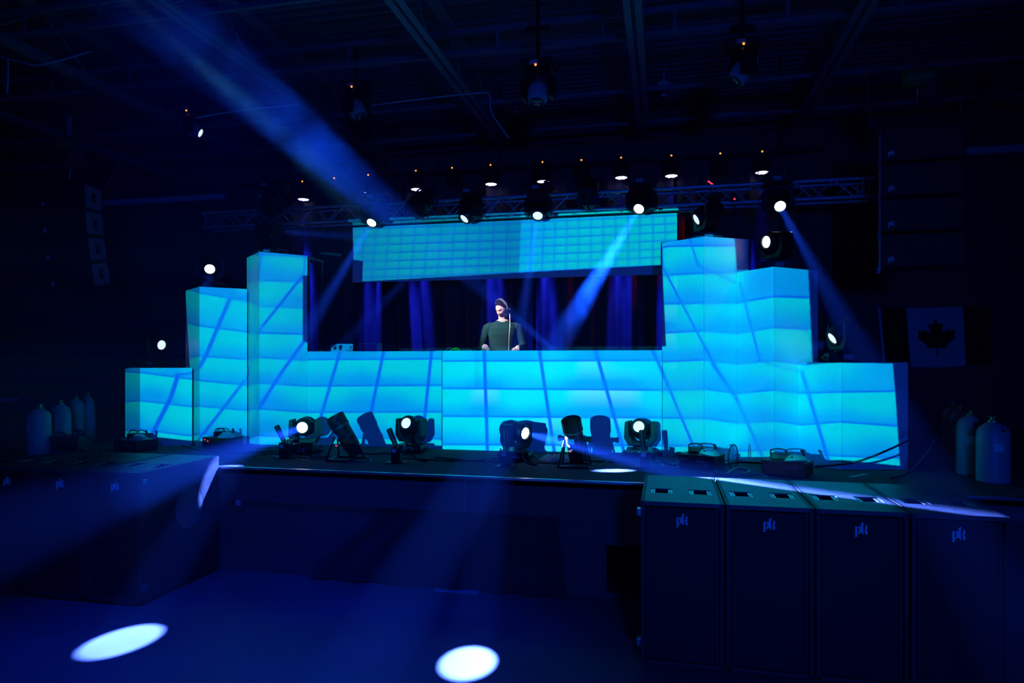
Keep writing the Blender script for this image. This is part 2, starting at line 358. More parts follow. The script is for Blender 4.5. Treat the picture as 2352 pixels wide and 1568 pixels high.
# ------------------------------------------------------------------ geometry helpers
class MB:
    """collects shapes and links them as ONE mesh object"""

    def __init__(self):
        self.v, self.f = [], []

    def add(self, vs, fs, M=None):
        k = len(self.v)
        self.v += [tuple(M @ Vector(p)) if M else tuple(p) for p in vs]
        self.f += [tuple(i + k for i in f) for f in fs]
        return self

    def box(self, c, s, M=None, taper=None):
        x, y, z = s[0] / 2, s[1] / 2, s[2] / 2
        tx, ty = taper or (1, 1)
        vs = []
        for dz, sx, sy in ((-z, 1, 1), (z, tx, ty)):
            for a, b in ((-1, -1), (1, -1), (1, 1), (-1, 1)):
                vs.append((c[0] + a * x * sx, c[1] + b * y * sy, c[2] + dz))
        fs = [(3, 2, 1, 0), (4, 5, 6, 7), (0, 1, 5, 4), (1, 2, 6, 5), (2, 3, 7, 6), (3, 0, 4, 7)]
        return self.add(vs, fs, M)

    def prism(self, pts, y0, y1, plane='xz', M=None):
        """extrude a 2D polygon; plane xz runs along y, xy along z, yz along x"""
        ar = sum(a[0] * b[1] - b[0] * a[1] for a, b in zip(pts, pts[1:] + pts[:1]))
        if plane == 'xz':
            mk = lambda p, t: (p[0], t, p[1]); flip = ar < 0
        elif plane == 'xy':
            mk = lambda p, t: (p[0], p[1], t); flip = ar > 0
        else:
            mk = lambda p, t: (t, p[0], p[1]); flip = ar > 0
        n = len(pts)
        vs = [mk(p, y0) for p in pts] + [mk(p, y1) for p in pts]
        a = tuple(range(n)); b = tuple(range(n, 2 * n))
        fs = [a if not flip else a[::-1], b[::-1] if not flip else b]
        for i in range(n):
            j = (i + 1) % n
            q = (i, i + n, j + n, j)
            fs.append(q if not flip else q[::-1])
        return self.add(vs, fs, M)

    def tube(self, path, r, n=8, M=None, closed=False):
        P = [Vector(p) for p in path]
        m = len(P)
        rr = r if isinstance(r, (list, tuple)) else [r] * m
        vs, fs = [], []
        prev = None
        for i, p in enumerate(P):
            if closed:
                t = P[(i + 1) % m] - P[i - 1]
            else:
                t = P[min(i + 1, m - 1)] - P[max(i - 1, 0)]
            t.normalize()
            if prev is None:
                a = t.orthogonal().normalized()
            else:
                a = prev - t * prev.dot(t)
                a = a.normalized() if a.length > 1e-6 else t.orthogonal().normalized()
            prev = a
            b = t.cross(a)
            for k in range(n):
                w = 2 * math.pi * k / n
                vs.append(p + a * (rr[i] * math.cos(w)) + b * (rr[i] * math.sin(w)))
        for i in range(m if closed else m - 1):
            j = (i + 1) % m
            for k in range(n):
                k2 = (k + 1) % n
                fs.append((i * n + k, i * n + k2, j * n + k2, j * n + k))
        if not closed:
            fs.append(tuple(range(n))[::-1])
            fs.append(tuple(range((m - 1) * n, m * n)))
        return self.add(vs, fs, M)

    def lathe(self, prof, n=20, M=None, axis='z'):
        """prof: list of (radius, height); closed at both ends"""
        vs, fs = [], []
        for r, h in prof:
            for k in range(n):
                w = 2 * math.pi * k / n
                c, s = r * math.cos(w), r * math.sin(w)
                vs.append((c, s, h) if axis == 'z' else (c, h, -s) if axis == 'y' else (h, c, s))
        for i in range(len(prof) - 1):
            for k in range(n):
                k2 = (k + 1) % n
                fs.append((i * n + k, i * n + k2, (i + 1) * n + k2, (i + 1) * n + k))
        fs.append(tuple(range(n))[::-1])
        m = len(prof) - 1
        fs.append(tuple(range(m * n, (m + 1) * n)))
        return self.add(vs, fs, M)

    def ball(self, c, r, n=12, m=8, M=None):
        rx, ry, rz = r if isinstance(r, (tuple, list)) else (r, r, r)
        prof = []
        vs, fs = [], []
        for i in range(m + 1):
            th = math.pi * i / m
            for k in range(n):
                w = 2 * math.pi * k / n
                vs.append((c[0] + rx * math.sin(th) * math.cos(w), c[1] + ry * math.sin(th) * math.sin(w), c[2] - rz * math.cos(th)))
        for i in range(m):
            for k in range(n):
                k2 = (k + 1) % n
                fs.append((i * n + k, i * n + k2, (i + 1) * n + k2, (i + 1) * n + k))
        return self.add(vs, fs, M)

    def mesh(self, name, material, bevel=0.0, smooth=False):
        me = bpy.data.meshes.new(name)
        me.from_pydata(self.v, [], self.f)
        bm = bmesh.new()
        bm.from_mesh(me)
        bmesh.ops.remove_doubles(bm, verts=bm.verts, dist=1e-6)
        bmesh.ops.recalc_face_normals(bm, faces=bm.faces)
        if bevel:
            ed = [e for e in bm.edges if len(e.link_faces) == 2 and e.calc_face_angle(0) > .5]
            bmesh.ops.bevel(bm, geom=ed, offset=bevel, segments=2, profile=.6, affect='EDGES', clamp_overlap=True)
        if smooth:
            for f in bm.faces:
                f.smooth = True
            for e in bm.edges:
                if len(e.link_faces) == 2 and e.calc_face_angle(0) > .7:
                    e.smooth = False
        bm.to_mesh(me)
        bm.free()
        me.materials.append(MATS[material])
        return me

    def build(self, name, material, parent=None, bevel=0.0, smooth=False, loc=None):
        o = bpy.data.objects.new(name, self.mesh(name, material, bevel, smooth))
        COL.objects.link(o)
        if parent:
            o.parent = parent
        if loc is not None:
            o.location = loc
        return o


def tag(o, label, cat, group=None, kind=None):
    if label: o['label'] = label
    if cat: o['category'] = cat
    if group: o['group'] = group
    if kind: o['kind'] = kind
    return o


def struct(o):
    o['kind'] = 'structure'
    return o


def thing(name, label, cat, loc=(0, 0, 0), rot=(0, 0, 0), group=None):
    o = bpy.data.objects.new(name, None)
    o.empty_display_size = .1
    COL.objects.link(o)
    o.location = loc
    o.rotation_euler = rot
    return tag(o, label, cat, group)


def inst(name, mesh, parent=None, loc=(0, 0, 0), rot=(0, 0, 0)):
    o = bpy.data.objects.new(name, mesh)
    COL.objects.link(o)
    if parent:
        o.parent = parent
    o.location = loc
    o.rotation_euler = rot
    return o


def curve_pts(pts, step=8, closed=False):
    """Catmull-Rom through the points"""
    P = [Vector(p) for p in pts]
    n = len(P)
    out = []
    for i in range(n if closed else n - 1):
        if closed:
            p0, p1, p2, p3 = P[i - 1], P[i], P[(i + 1) % n], P[(i + 2) % n]
        else:
            p0, p1, p2, p3 = P[max(i - 1, 0)], P[i], P[i + 1], P[min(i + 2, n - 1)]
        for k in range(step):
            t = k / step
            out.append(.5 * ((2 * p1) + (p2 - p0) * t + (2 * p0 - 5 * p1 + 4 * p2 - p3) * t * t + (3 * p1 - p0 - 3 * p2 + p3) * t ** 3))
    if not closed:
        out.append(P[-1])
    return out


def font_mesh(name, text, size, material, parent, loc, rot=(math.pi / 2, 0, 0), depth=.0008):
    cu = bpy.data.curves.new(name, 'FONT')
    cu.body = text
    cu.size = size
    cu.extrude = depth
    cu.align_x = 'CENTER'; cu.align_y = 'CENTER'
    tmp = bpy.data.objects.new(name, cu)
    COL.objects.link(tmp)
    me = bpy.data.meshes.new_from_object(tmp.evaluated_get(bpy.context.evaluated_depsgraph_get()))
    bpy.data.objects.remove(tmp)
    me.name = name
    me.materials.clear()
    me.materials.append(MATS[material])
    return inst(name, me, parent, loc, rot)


# ------------------------------------------------------------------ the hall
STZ = 1.01              # stage floor height
CEIL = 5.85
WX0, WX1, WY0, WY1 = -12.9, 6.4, -4.0, 11.3

struct(MB().box(((WX0 + WX1) / 2, (WY0 + WY1) / 2, -.05), (WX1 - WX0, WY1 - WY0, .1)).build('floor', 'floor_vinyl'))
struct(MB().box(((WX0 + WX1) / 2, WY1 + .1, CEIL / 2), (WX1 - WX0 + .4, .2, CEIL + .2)).build('wall_back', 'wall_paint'))
struct(MB().box((WX0 - .1, (WY0 + WY1) / 2, CEIL / 2), (.2, WY1 - WY0, CEIL + .2)).build('wall_left', 'wall_paint'))
struct(MB().box((WX1 + .1, (WY0 + WY1) / 2, CEIL / 2), (.2, WY1 - WY0, CEIL + .2)).build('wall_right', 'wall_paint'))
struct(MB().box(((WX0 + WX1) / 2, WY0 - .1, CEIL / 2), (WX1 - WX0 + .4, .2, CEIL + .2)).build('wall_front', 'wall_paint'))

# corrugated steel roof deck: ribs run across the hall
prof = []
y = WY0
while y < WY1:
    prof += [(y, CEIL), (y + .05, CEIL), (y + .075, CEIL + .045), (y + .125, CEIL + .045)]
    y += .15
prof += [(WY1, CEIL), (WY1, CEIL + .12), (WY0, CEIL + .12)]
mb = MB()
n = len(prof)
vs = [(WX0, a, b) for a, b in prof] + [(WX1, a, b) for a, b in prof]
mb.add(vs, [(i, (i + 1) % n, n + (i + 1) % n, n + i) for i in range(n)])
struct(mb.build('ceiling', 'ceiling_steel'))

# roof joists: twin-angle beams running upstage
for i, x in enumerate((-8.7, -6.6, -4.5, -2.4, -.3, 1.8, 3.9)):
    r = thing('beam', None, None, (x, 0, 0)); r['kind'] = 'structure'
    for s in (-1, 1):
        MB().prism([(s * .018, 5.30), (s * .085, 5.30), (s * .085, 5.312), (s * .03, 5.312), (s * .03, 5.38), (s * .018, 5.38)], WY0, WY1).build('bottom_angle', 'joist_steel', r)
    MB().box((0, (WY0 + WY1) / 2, 5.84), (.15, WY1 - WY0, .014)).build('top_chord', 'joist_steel', r)
    web = MB()
    yy = WY0 + .2; k = 0
    while yy < WY1 - .8:
        web.tube([(0, yy, 5.36 if k % 2 else 5.82), (0, yy + .62, 5.82 if k % 2 else 5.36)], .011, 6)
        yy += .62; k += 1
    web.build('web', 'joist_steel', r)['kind'] = 'stuff'

# bridging lines across the joists
for y, z0, z1 in ((4.4, 5.46, 5.70), (5.9, 5.46, 5.70), (7.35, 5.46, 5.70), (8.85, 5.46, 5.46), (10.2, 5.5, 5.5)):
    r = thing('bridging_beam', None, None, (0, y, 0)); r['kind'] = 'structure'
    MB().prism([(-.025, z0), (.025, z0), (.025, z0 + .006), (-.019, z0 + .006), (-.019, z0 + .05), (-.025, z0 + .05)], WX0, WX1, 'yz').build('bottom_angle', 'joist_steel', r)
    if z1 > z0:
        MB().prism([(-.025, z1), (.025, z1), (.025, z1 + .006), (-.019, z1 + .006), (-.019, z1 + .05), (-.025, z1 + .05)], WX0, WX1, 'yz').build('top_angle', 'joist_steel', r)
        me = MB().box((0, 0, 0), (.035, .012, z1 - z0)).mesh('strut', 'joist_steel')
        for k in range(17):
            inst('strut', me, r, (-9.6 + k * .98 + .13 * math.sin(k * 2.3), -.02, (z0 + z1) / 2 + .02))

# pale ledge along the upper back wall and rail on the left wall
struct(MB().box((-9.45, WY1 - .06, 5.07), (2.9, .12, .10)).build('trim_1', 'white_trim'))
struct(MB().box(((4.15 + WX1) / 2, WY1 - .06, 5.09), (WX1 - 4.15, .12, .10)).build('trim_2', 'white_trim'))
struct(MB().box((WX0 + .05, 10.7, 1.23), (.1, 1.2, .05)).build('trim_3', 'white_trim'))

# ------------------------------------------------------------------ stage
SF = 5.88               # front edge of the stage
stage = thing('stage', 'low black carpeted stage spanning the hall in front of the back wall', 'stage', (0, 0, 0))
MB().box((-3.4, (SF + 11.25) / 2, STZ - .03), (17.0, 11.25 - SF, .06)).build('deck', 'stage_carpet', stage)
for x0, x1 in ((-11.9, -1.760), (-1.752, 5.1)):
    MB().box(((x0 + x1) / 2, SF + .012, STZ - .17), (x1 - x0, .024, .30)).build('fascia_panel', 'fascia_carpet', stage)
MB().prism([(SF - .010, STZ - .012), (SF - .010, STZ + .006), (SF + .025, STZ + .006), (SF + .025, STZ + .001), (SF - .005, STZ + .001), (SF - .005, STZ - .012)], -4.24, 5.1, 'yz').build('edge_trim', 'aluminium', stage)
MB().box((-1.756, SF + .006, STZ - .17), (.006, .010, .29)).build('seam_strip', 'label_grey', stage)
# the under-stage wall with a square opening near the right-hand loudspeakers
for nm, bx in (('riser_wall', (-11.9, -.50, 0, .70)), ('riser_wall', (-.50, .10, .46, .70)), ('riser_wall', (.10, 5.1, 0, .70)), ('riser_wall', (-.50, .10, 0, .05))):
    MB().box(((bx[0] + bx[1]) / 2, SF + .07, (bx[2] + bx[3]) / 2), (bx[1] - bx[0], .06, bx[3] - bx[2])).build(nm, 'wall_paint', stage)
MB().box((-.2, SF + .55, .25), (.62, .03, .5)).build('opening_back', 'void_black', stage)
for k in range(5):
    MB().box((-10.4 + 3.4 * k, 8.6, .475), (.09, .09, .95)).build('leg', 'black_metal', stage)
# bracket under the fascia at the left corner
b = at_y(547, 1150, SF - .01)
MB().box((b.x, SF - .005, .67), (.05, .02, .055), ).build('bracket', 'label_grey', stage)

# loose black cloth hung under the fascia
def cloth_sheet(name, top, bot, z0, z1, Y, amp, nf, label, cat, material, bulge=.0):
    nx, nz = 70, 10
    vs, fs = [], []
    for s in (0, 1):
        for j in range(nz + 1):
            t = j / nz
            e = t * t * (3 - 2 * t)
            for i in range(nx + 1):
                u = i / nx
                xa = top[0] + (top[1] - top[0]) * u
                xb = bot[0] + (bot[1] - bot[0]) * u
                x = xa + (xb - xa) * e
                yy = Y - (amp * (.35 + .65 * t)) * (1 + math.sin(u * nf * 2 * math.pi + 1.3 * math.sin(7 * u))) * .5 - bulge * e * e + s * .004
                vs.append((x, yy, z1 + (z0 - z1) * t))
    w = nx + 1; o = w * (nz + 1)
    for j in range(nz):
        for i in range(nx):
            a = j * w + i
            fs.append((a, a + w, a + w + 1, a + 1))
            fs.append((o + a, o + a + 1, o + a + w + 1, o + a + w))
    for i in range(nx):
        fs.append((i, i + 1, o + i + 1, o + i)); a = nz * w + i
        fs.append((a, o + a, o + a + 1, a + 1))
    for j in range(nz):
        a = j * w
        fs.append((a, o + a, o + a + w, a + w)); a += nx
        fs.append((a, a + w, o + a + w, o + a))
    o_ = MB().add(vs, fs).build(name, material, None, smooth=True)
    return tag(o_, label, cat)

cloth_sheet('drape_cloth', (-2.62, -.92), (-3.25, -.84), .012, .70, SF + .035, .05, 6, 'black cloth hung under the stage front, sweeping out to the left on the floor', 'cloth', 'skirt_black', .06)

# ------------------------------------------------------------------ projection-mapped stage set
def tower(name, label, pts, z1, depth, board, group):
    t = thing(name, label, 'stage set', (pts[1][0], pts[1][1], STZ), group=group)
    ox, oy = pts[1]
    h = z1 - STZ
    for a, b in zip(pts, pts[1:]):
        d = Vector((b[0] - a[0], b[1] - a[1])); L = d.length; d.normalize()
        nrm = Vector((-d.y, d.x))             # points upstage
        q = [(a[0] - ox, a[1] - oy), (b[0] - ox, b[1] - oy), (b[0] - ox + nrm.x * .018, b[1] - oy + nrm.y * .018), (a[0] - ox + nrm.x * .018, a[1] - oy + nrm.y * .018)]
        MB().prism(q, 0, h, 'xy').build('panel', 'set_white', t)
    # folded corner strip and seam strips
    MB().tube([(0, -.002, .01), (0, -.002, h - .002)], .0045, 8).build('corner_strip', 'set_edge', t)
    back = max(p[1] for p in pts) + depth - oy
    poly = [(p[0] - ox, p[1] - oy) for p in board] if board else [(p[0] - ox, p[1] - oy + .02) for p in pts] + [(pts[-1][0] - ox, back), (pts[0][0] - ox, back)]
    MB().prism(poly, h - .03, h - .004, 'xy').build('top_board', 'dark_grey', t)
    fr = MB()
    for p in (pts[0], pts[-1]):
        sx = 1 if p is pts[0] else -1
        fr.box((p[0] - ox + sx * .03, back - .03, (h - .03) / 2), (.045, .045, h - .03))
        fr.box((p[0] - ox + sx * .03, p[1] - oy + .06, (h - .03) / 2), (.045, .045, h - .03))
    fr.build('frame', 'dark_grey', t)
    return t

LL = [(-6.70, 7.38), (-6.16, 7.02), (-5.62, 7.24)]
LM = [(-5.92, 7.51), (-5.42, 7.12), (-5.04, 7.50)]
LT = [(-5.10, 7.58), (-4.66, 7.18), (-4.28, 7.60)]
RT = [(-.04, 7.60), (.38, 7.27), (.85, 7.56)]
RM = [(.72, 7.49), (1.03, 7.09), (1.52, 7.51)]
RL = [(1.30, 7.32), (1.63, 7.03), (2.25, 7.17)]
G = 'folded white set towers either side of the booth'
tower('set_tower', 'lowest folded white set tower at the far left, beside the gas cylinders', LL, 1.95, .40, [(-6.69, 7.40), (-6.16, 7.04), (-5.66, 7.25), (-5.95, 7.50), (-5.97, 7.78), (-6.69, 7.78)], G)
tower('set_tower', 'middle-height folded white set tower on the left', LM, 2.92, .42, [(-5.91, 7.53), (-5.42, 7.14), (-5.07, 7.50), (-5.13, 7.60), (-5.13, 7.92), (-5.91, 7.92)], G)
tower('set_tower', 'tallest folded white set tower left of the booth', LT, 3.32, .42, None, G)
tower('set_tower', 'tallest folded white set tower right of the booth', RT, 3.32, .42, None, G)
tower('set_tower', 'middle-height folded white set tower on the right', RM, 2.967, .42, [(.76, 7.50), (1.03, 7.11), (1.51, 7.53), (1.51, 7.92), (.88, 7.92), (.88, 7.60)], G)
tower('set_tower', 'lowest folded white set tower at the far right, below the flag', RL, 2.03, .42, [(1.34, 7.33), (1.63, 7.05), (2.24, 7.19), (2.24, 7.60), (1.55, 7.60), (1.55, 7.53)], G)

def booth(x0, x1, y, z1, label):
    t = thing('booth_front', label, 'dj booth', ((x0 + x1) / 2, y, STZ), group='white booth fronts lit by the grid')
    w = x1 - x0; h = z1 - STZ
    MB().box((0, .012, h / 2), (w, .024, h)).build('panel', 'set_white', t, bevel=.002)
    MB().box((0, .06, h - .03), (w - .04, .07, .04)).build('rail', 'dark_grey', t)
    for s in (-1, 1):
        MB().box((s * (w / 2 - .05), .06, (h - .06) / 2), (.05, .06, h - .06)).build('post', 'dark_grey', t)
        MB().box((s * (w / 2 - .05), .17, .02), (.05, .26, .04)).build('foot', 'dark_grey', t)
    return t

booth(-4.28, -2.625, 7.60, 2.15, 'left white booth front lit by the blue grid, under the laptop')
tb = booth(-2.62, -.04, 7.57, 2.155, 'right white booth front lit by the blue grid, before the performer')
MB().box((-.79, -.001, .93), (.055, .0012, .40)).build('clear_tape', 'set_edge', tb)

# ------------------------------------------------------------------ banner under the truss
ban = thing('banner', 'wide white banner hung under the lighting truss above the booth', 'banner', (-1.965, 8.38, 3.07))
for x0, x1 in ((-2.095, .05), (.052, 2.095)):
    MB().box(((x0 + x1) / 2, .004, .365), (x1 - x0, .008, .73)).build('sheet', 'banner_vinyl', ban)
MB().tube([(-2.1, .012, .735), (2.1, .012, .735)], .014, 10).build('top_pole', 'black_metal', ban)
for x in (-1.9, -.7, .7, 1.9):
    MB().tube([(x, .012, .735), (x, .0, .79)], .006, 6).build('tie', 'black_metal', ban)
MB().tube([(-2.1, .016, .012), (2.1, .016, .012)], .010, 8).build('bottom_pole', 'black_metal', ban)

# ------------------------------------------------------------------ box truss
TX0, TX1, TY0, TY1, TZ0, TZ1 = -6.17, 2.235, 8.16, 8.38, 3.845, 4.045
truss = thing('lighting_truss', 'long aluminium box truss across the stage above the banner', 'truss', (TX0, TY0, TZ0))
Lt = TX1 - TX0
ch = MB().tube([(0, 0, 0), (Lt, 0, 0)], .020, 10).mesh('chord', 'truss_metal', smooth=True)
dy, dz = TY1 - TY0, TZ1 - TZ0
for yy, zz in ((0, 0), (dy, 0), (0, dz), (dy, dz)):
    inst('chord', ch, truss, (0, yy, zz))
nb = 40
st = Lt / nb
def brace(a, b):
    return MB().tube([a, b], .0085, 6).mesh('brace', 'truss_metal', smooth=True)
up, dn = brace((0, 0, 0), (st, 0, dz)), brace((0, 0, dz), (st, 0, 0))
bo, bk = brace((0, 0, 0), (st, dy, 0)), brace((0, dy, 0), (st, 0, 0))
for k in range(nb):
    inst('brace', up if k % 2 else dn, truss, (k * st, 0, 0))
    inst('brace', dn if k % 2 else up, truss, (k * st, dy, 0))
    if k % 2 == 0:
        inst('brace', bo if k % 4 else bk, truss, (k * st, 0, 0))
        inst('brace', bo if k % 4 else bk, truss, (k * st, 0, dz))
vp = MB().tube([(0, 0, 0), (0, 0, dz)], .010, 6).mesh('upright', 'truss_metal', smooth=True)
for x in (.05, 2.72, 2.84, 2.96, 5.92, 6.04, Lt - .05, Lt - .12):
    for yy in (0, dy):
        inst('upright', vp, truss, (x, yy, 0))
for x in (.9, Lt - 1.2):
    MB().tube([(x, dy / 2, dz - .01), (x, dy / 2, 5.32 - TZ0)], .005, 6).build('hanging_wire', 'chain_steel', truss)
    MB().tube([(x, 0, dz), (x, dy, dz)], .012, 6).build('wire_bar', 'truss_metal', truss)

# ------------------------------------------------------------------ black stage curtains
CY = 9.27
def curtain(x0, x1, label, seed, flare=0):
    rnd = random.Random(seed)
    nx, nz = int((x1 - x0) / .02), 14
    ph = [rnd.uniform(0, 6.28) for _ in range(4)]
    vs, fs = [], []
    z0, z1 = STZ + .012, 4.96
    for s in (0, 1):
        for j in range(nz + 1):
            t = j / nz
            for i in range(nx + 1):
                u = i / nx
                x = x0 + (x1 - x0) * u
                a = .05 * math.sin(x * 21 + ph[0] + .5 * math.sin(t * 3 + ph[1])) + .032 * math.sin(x * 37 + ph[2] + t * .8) + .02 * math.sin(x * 9 + ph[3])
                a += .012 * math.sin(t * 40 + x * 8) * (1 if .40 < t < .7 else .3)
                xx = x + flare * t * t * (1 - u) * .25
                vs.append((xx, CY + a * (.55 + .45 * t) + s * .006, z1 + (z0 - z1) * t))
    w = nx + 1; o = w * (nz + 1)
    for j in range(nz):
        for i in range(nx):
            a = j * w + i
            fs.append((a, a + w, a + w + 1, a + 1)); fs.append((o + a, o + a + 1, o + a + w + 1, o + a + w))
    for i in range(nx):
        fs.append((i, i + 1, o + i + 1, o + i)); a = nz * w + i
        fs.append((a, o + a, o + a + 1, a + 1))
    for j in range(nz):
        a = j * w
        fs.append((a, o + a, o + a + w, a + w)); a += nx
        fs.append((a, a + w, o + a + w, o + a))
    t = thing('stage_curtain', label, 'curtain', (0, 0, 0), group='black velvet curtains behind the stage')
    MB().add(vs, fs).build('cloth', 'velvet', t, smooth=True)
    MB().tube([(x0, CY, 4.985), (x1, CY, 4.985)], .024, 8).build('curtain_rail', 'black_metal', t)

curtain(-6.60, -4.02, 'black velvet curtain behind the left towers, ending in a gap left of the booth opening', 1)
curtain(-3.90, -1.80, 'black velvet curtain behind the performer with a blue pool of light', 2, 1)
curtain(-1.76, .10, 'black velvet curtain right of the performer with red and blue folds', 3)
curtain(.14, 2.05, 'black velvet curtain behind the right towers with one blue streak', 4)

# ------------------------------------------------------------------ loudspeakers
EMB = [[(1030, 830), (1075, 785), (1115, 830), (1120, 1215), (1095, 1225), (1045, 1250), (1010, 1250), (1035, 1205)],
       [(1115, 835), (1150, 850), (1205, 785), (1255, 830), (1255, 1035), (1150, 1110), (1118, 1085), (1120, 1052), (1150, 1055), (1185, 1030), (1180, 870), (1115, 868)],
       [(1255, 660), (1290, 665), (1350, 620), (1375, 640), (1340, 690), (1340, 1045), (1370, 1085), (1325, 1135), (1255, 1040)],
       [(1345, 925), (1408, 918), (1420, 890), (1415, 760), (1440, 740), (1500, 740), (1490, 790), (1505, 840), (1490, 900), (1450, 937), (1495, 962), (1500, 1080), (1515, 1100), (1465, 1140), (1410, 1095), (1412, 970)]]

def emblem_mesh(width, t=.004):
    k = width / 505.0
    mb = MB()
    for pl in EMB:
        mb.prism([((x - 1263) * k, (935 - y) * k) for x, y in pl], -t, 0)
    return mb.mesh('emblem', 'emblem_white')

SW, SD, SH = .55, 1.03, 1.115
def sub_meshes():
    m = {}
    W, D, Hh = SW - .012, SD, SH
    b = MB()
    # shell round the front with a set-back grille
    for x in (-1, 1):
        b.box((x * (W / 2 - .014), D / 2, Hh / 2 + .02), (.028, D, Hh - .04))
    b.box((0, D / 2, .034), (W - .056, D, .028))
    b.box((0, D - .014, Hh / 2), (W - .056, .028, Hh - .08))
    m['body'] = b.mesh('body', 'sub_paint', bevel=.004)
    # top with two handle wells
    tp = MB()
    xs = [-W / 2, -.213, -.057, .057, .213, W / 2]
    y0, y1 = .30, .47
    tp.box((0, y0 / 2, Hh - .014), (W, y0, .028))
    tp.box((0, (y1 + D) / 2, Hh - .014), (W, D - y1, .028))
    for a, c in ((xs[0], xs[1]), (xs[2], xs[3]), (xs[4], xs[5])):
        tp.box(((a + c) / 2, (y0 + y1) / 2, Hh - .014), (c - a, y1 - y0, .028))
    m['top'] = tp.mesh('top', 'sub_top_lightened')
    well = MB().box((0, 0, -.11), (.156, .17, .01))
    for a, s in (((-.076, 0, -.06), (.004, .17, .10)), ((.076, 0, -.06), (.004, .17, .10)), ((0, -.083, -.06), (.156, .004, .10)), ((0, .083, -.06), (.156, .004, .10))):
        well.box(a, s)
    m['handle_well'] = well.mesh('handle_well', 'void_black')
    pl = MB().box((0, 0, 0), (.030, .15, .004))
    m['plate'] = pl.mesh('handle_plate', 'steel_plate', bevel=.001)
    m['hole'] = MB().lathe([(.008, 0), (.008, .0012)], 10).mesh('hole_disc', 'void_black')  # black disc painted in for the dark of a plate hole
    m['bar'] = MB().tube([(-.06, 0, 0), (.06, 0, 0)], .011, 8).mesh('handle_bar', 'black_metal', smooth=True)
    m['grille'] = MB().box((0, .035, Hh / 2), (W - .06, .012, Hh - .09)).mesh('grille', 'sub_grille')
    m['rib'] = MB().box((0, 0, Hh / 2), (.012, .026, Hh - .06)).mesh('frame_rib', 'sub_paint', bevel=.002)
    m['foot'] = MB().lathe([(.028, 0), (.032, .02)], 12).mesh('foot', 'black_plastic')
    m['emblem'] = emblem_mesh(.078)
    m['latch'] = MB().box((0, 0, 0), (.03, .05, .05)).mesh('corner_latch', 'steel_plate', bevel=.004)
    return m
SUBM = sub_meshes()

def subwoofer(x, y, label, group, latch=0, disc=False):
    r = thing('subwoofer', label, 'loudspeaker', (x, y, 0), group=group)
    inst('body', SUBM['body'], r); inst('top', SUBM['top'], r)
    inst('grille', SUBM['grille'], r); inst('emblem', SUBM['emblem'], r, (.0, .028, SH - .125))
    for s in (-1, 1):
        inst('frame_rib', SUBM['rib'], r, (s * (SW / 2 - .052), .026, 0))
        w = inst('handle_well', SUBM['handle_well'], r, (s * .135, .385, SH))
        for q in (-1, 1):
            p = inst('handle_plate', SUBM['plate'], w, (q * .061, 0, -.006))
        for q in (-1, 1):
            for u in (-1, 1):
                inst('hole_disc', SUBM['hole'], w, (q * .061, u * .03, -.0036))
        inst('handle_bar', SUBM['bar'], w, (0, 0, -.03))
        for yy in (.08, SD - .1):
            inst('foot', SUBM['foot'], r, (s * .2, yy, 0))
    if latch:
        inst('corner_latch', SUBM['latch'], r, (latch * (SW / 2 + .008), .03, .16))
        inst('corner_latch', SUBM['latch'], r, (latch * (SW / 2 + .006), .03, SH - .08))
    if disc:
        MB().lathe([(.18, 0), (.18, .006)], 32, axis='x').build('round_disc', 'sub_disc', r, loc=(SW / 2 - .006, .60, .70))  # thin paler disc on the side of the cabinet
    return r

RX = -.17
for k, lb in enumerate(('subwoofer at the stage end of the right row, streak of light on top', 'subwoofer second from the left in the right row',
                        'subwoofer third from the left in the right row', 'subwoofer at the right end of the right row')):
    subwoofer(RX + SW * (k + .5), 4.67, 'tall black ' + lb, 'subwoofers right of the dance floor', latch=-1 if k == 0 else 0)
for k, lb in enumerate(('subwoofer of the left row with a white light spot on its side', 'subwoofer in the middle of the left row',
                        'subwoofer of the left row cut off by the photo edge')):
    subwoofer(-4.25 - .56 * (k + .5), 4.85, 'tall black ' + lb, 'subwoofers left of the dance floor', latch=1 if k == 0 else 0, disc=(k == 0))

# hung line arrays, four cabinets each
CABH = .345
def cab_mesh(side, w=.75, d=.42):
    # trapezoid in plan, narrower at the back
    p = [(0, 0), (w, 0), (w - .10, d), (.10, d)]
    m = {}
    b = MB().prism(p, .012, CABH - .012, 'xy')
    m['cabinet'] = b.mesh('cabinet', 'black_plastic', bevel=.006)
    m['grille'] = MB().box((w / 2, -.008, CABH / 2), (w - .05, .016, CABH - .05)).mesh('grille', 'sub_grille', bevel=.003)
    # side plate with a star-shaped hand hole, on the side that faces the middle
    x0, x1 = ((0, .10) if side < 0 else (w, w - .10))
    dx, dy = x1 - x0, d
    L = math.hypot(dx, dy)
    ang = math.atan2(dy, dx)
    sp = MB().prism([(.03, .03), (L - .05, .03), (L - .03, CABH * .55), (L - .05, CABH - .03), (.03, CABH - .03)], -.004, .004)
    me = sp.mesh('side_plate', 'label_grey')
    star = MB()
    c = (L * .48, CABH * .5)
    pts = []
    for k in range(8):
        rr = (.095 if k % 2 == 0 else .042)
        a = math.pi / 4 + k * math.pi / 4
        pts.append((c[0] + rr * math.cos(a) * .75, c[1] + rr * math.sin(a) * 1.15))
    star.prism(pts, -.007, .007)
    ms = star.mesh('hand_hole', 'void_black')
    bar = MB().box((0, 0, CABH * .03), (.05, .024, .05)).mesh('rigging_link', 'chain_steel')
    m['side'] = (me, ms, bar, (x0, 0), ang)
    m['emblem'] = emblem_mesh(.058)
    return m

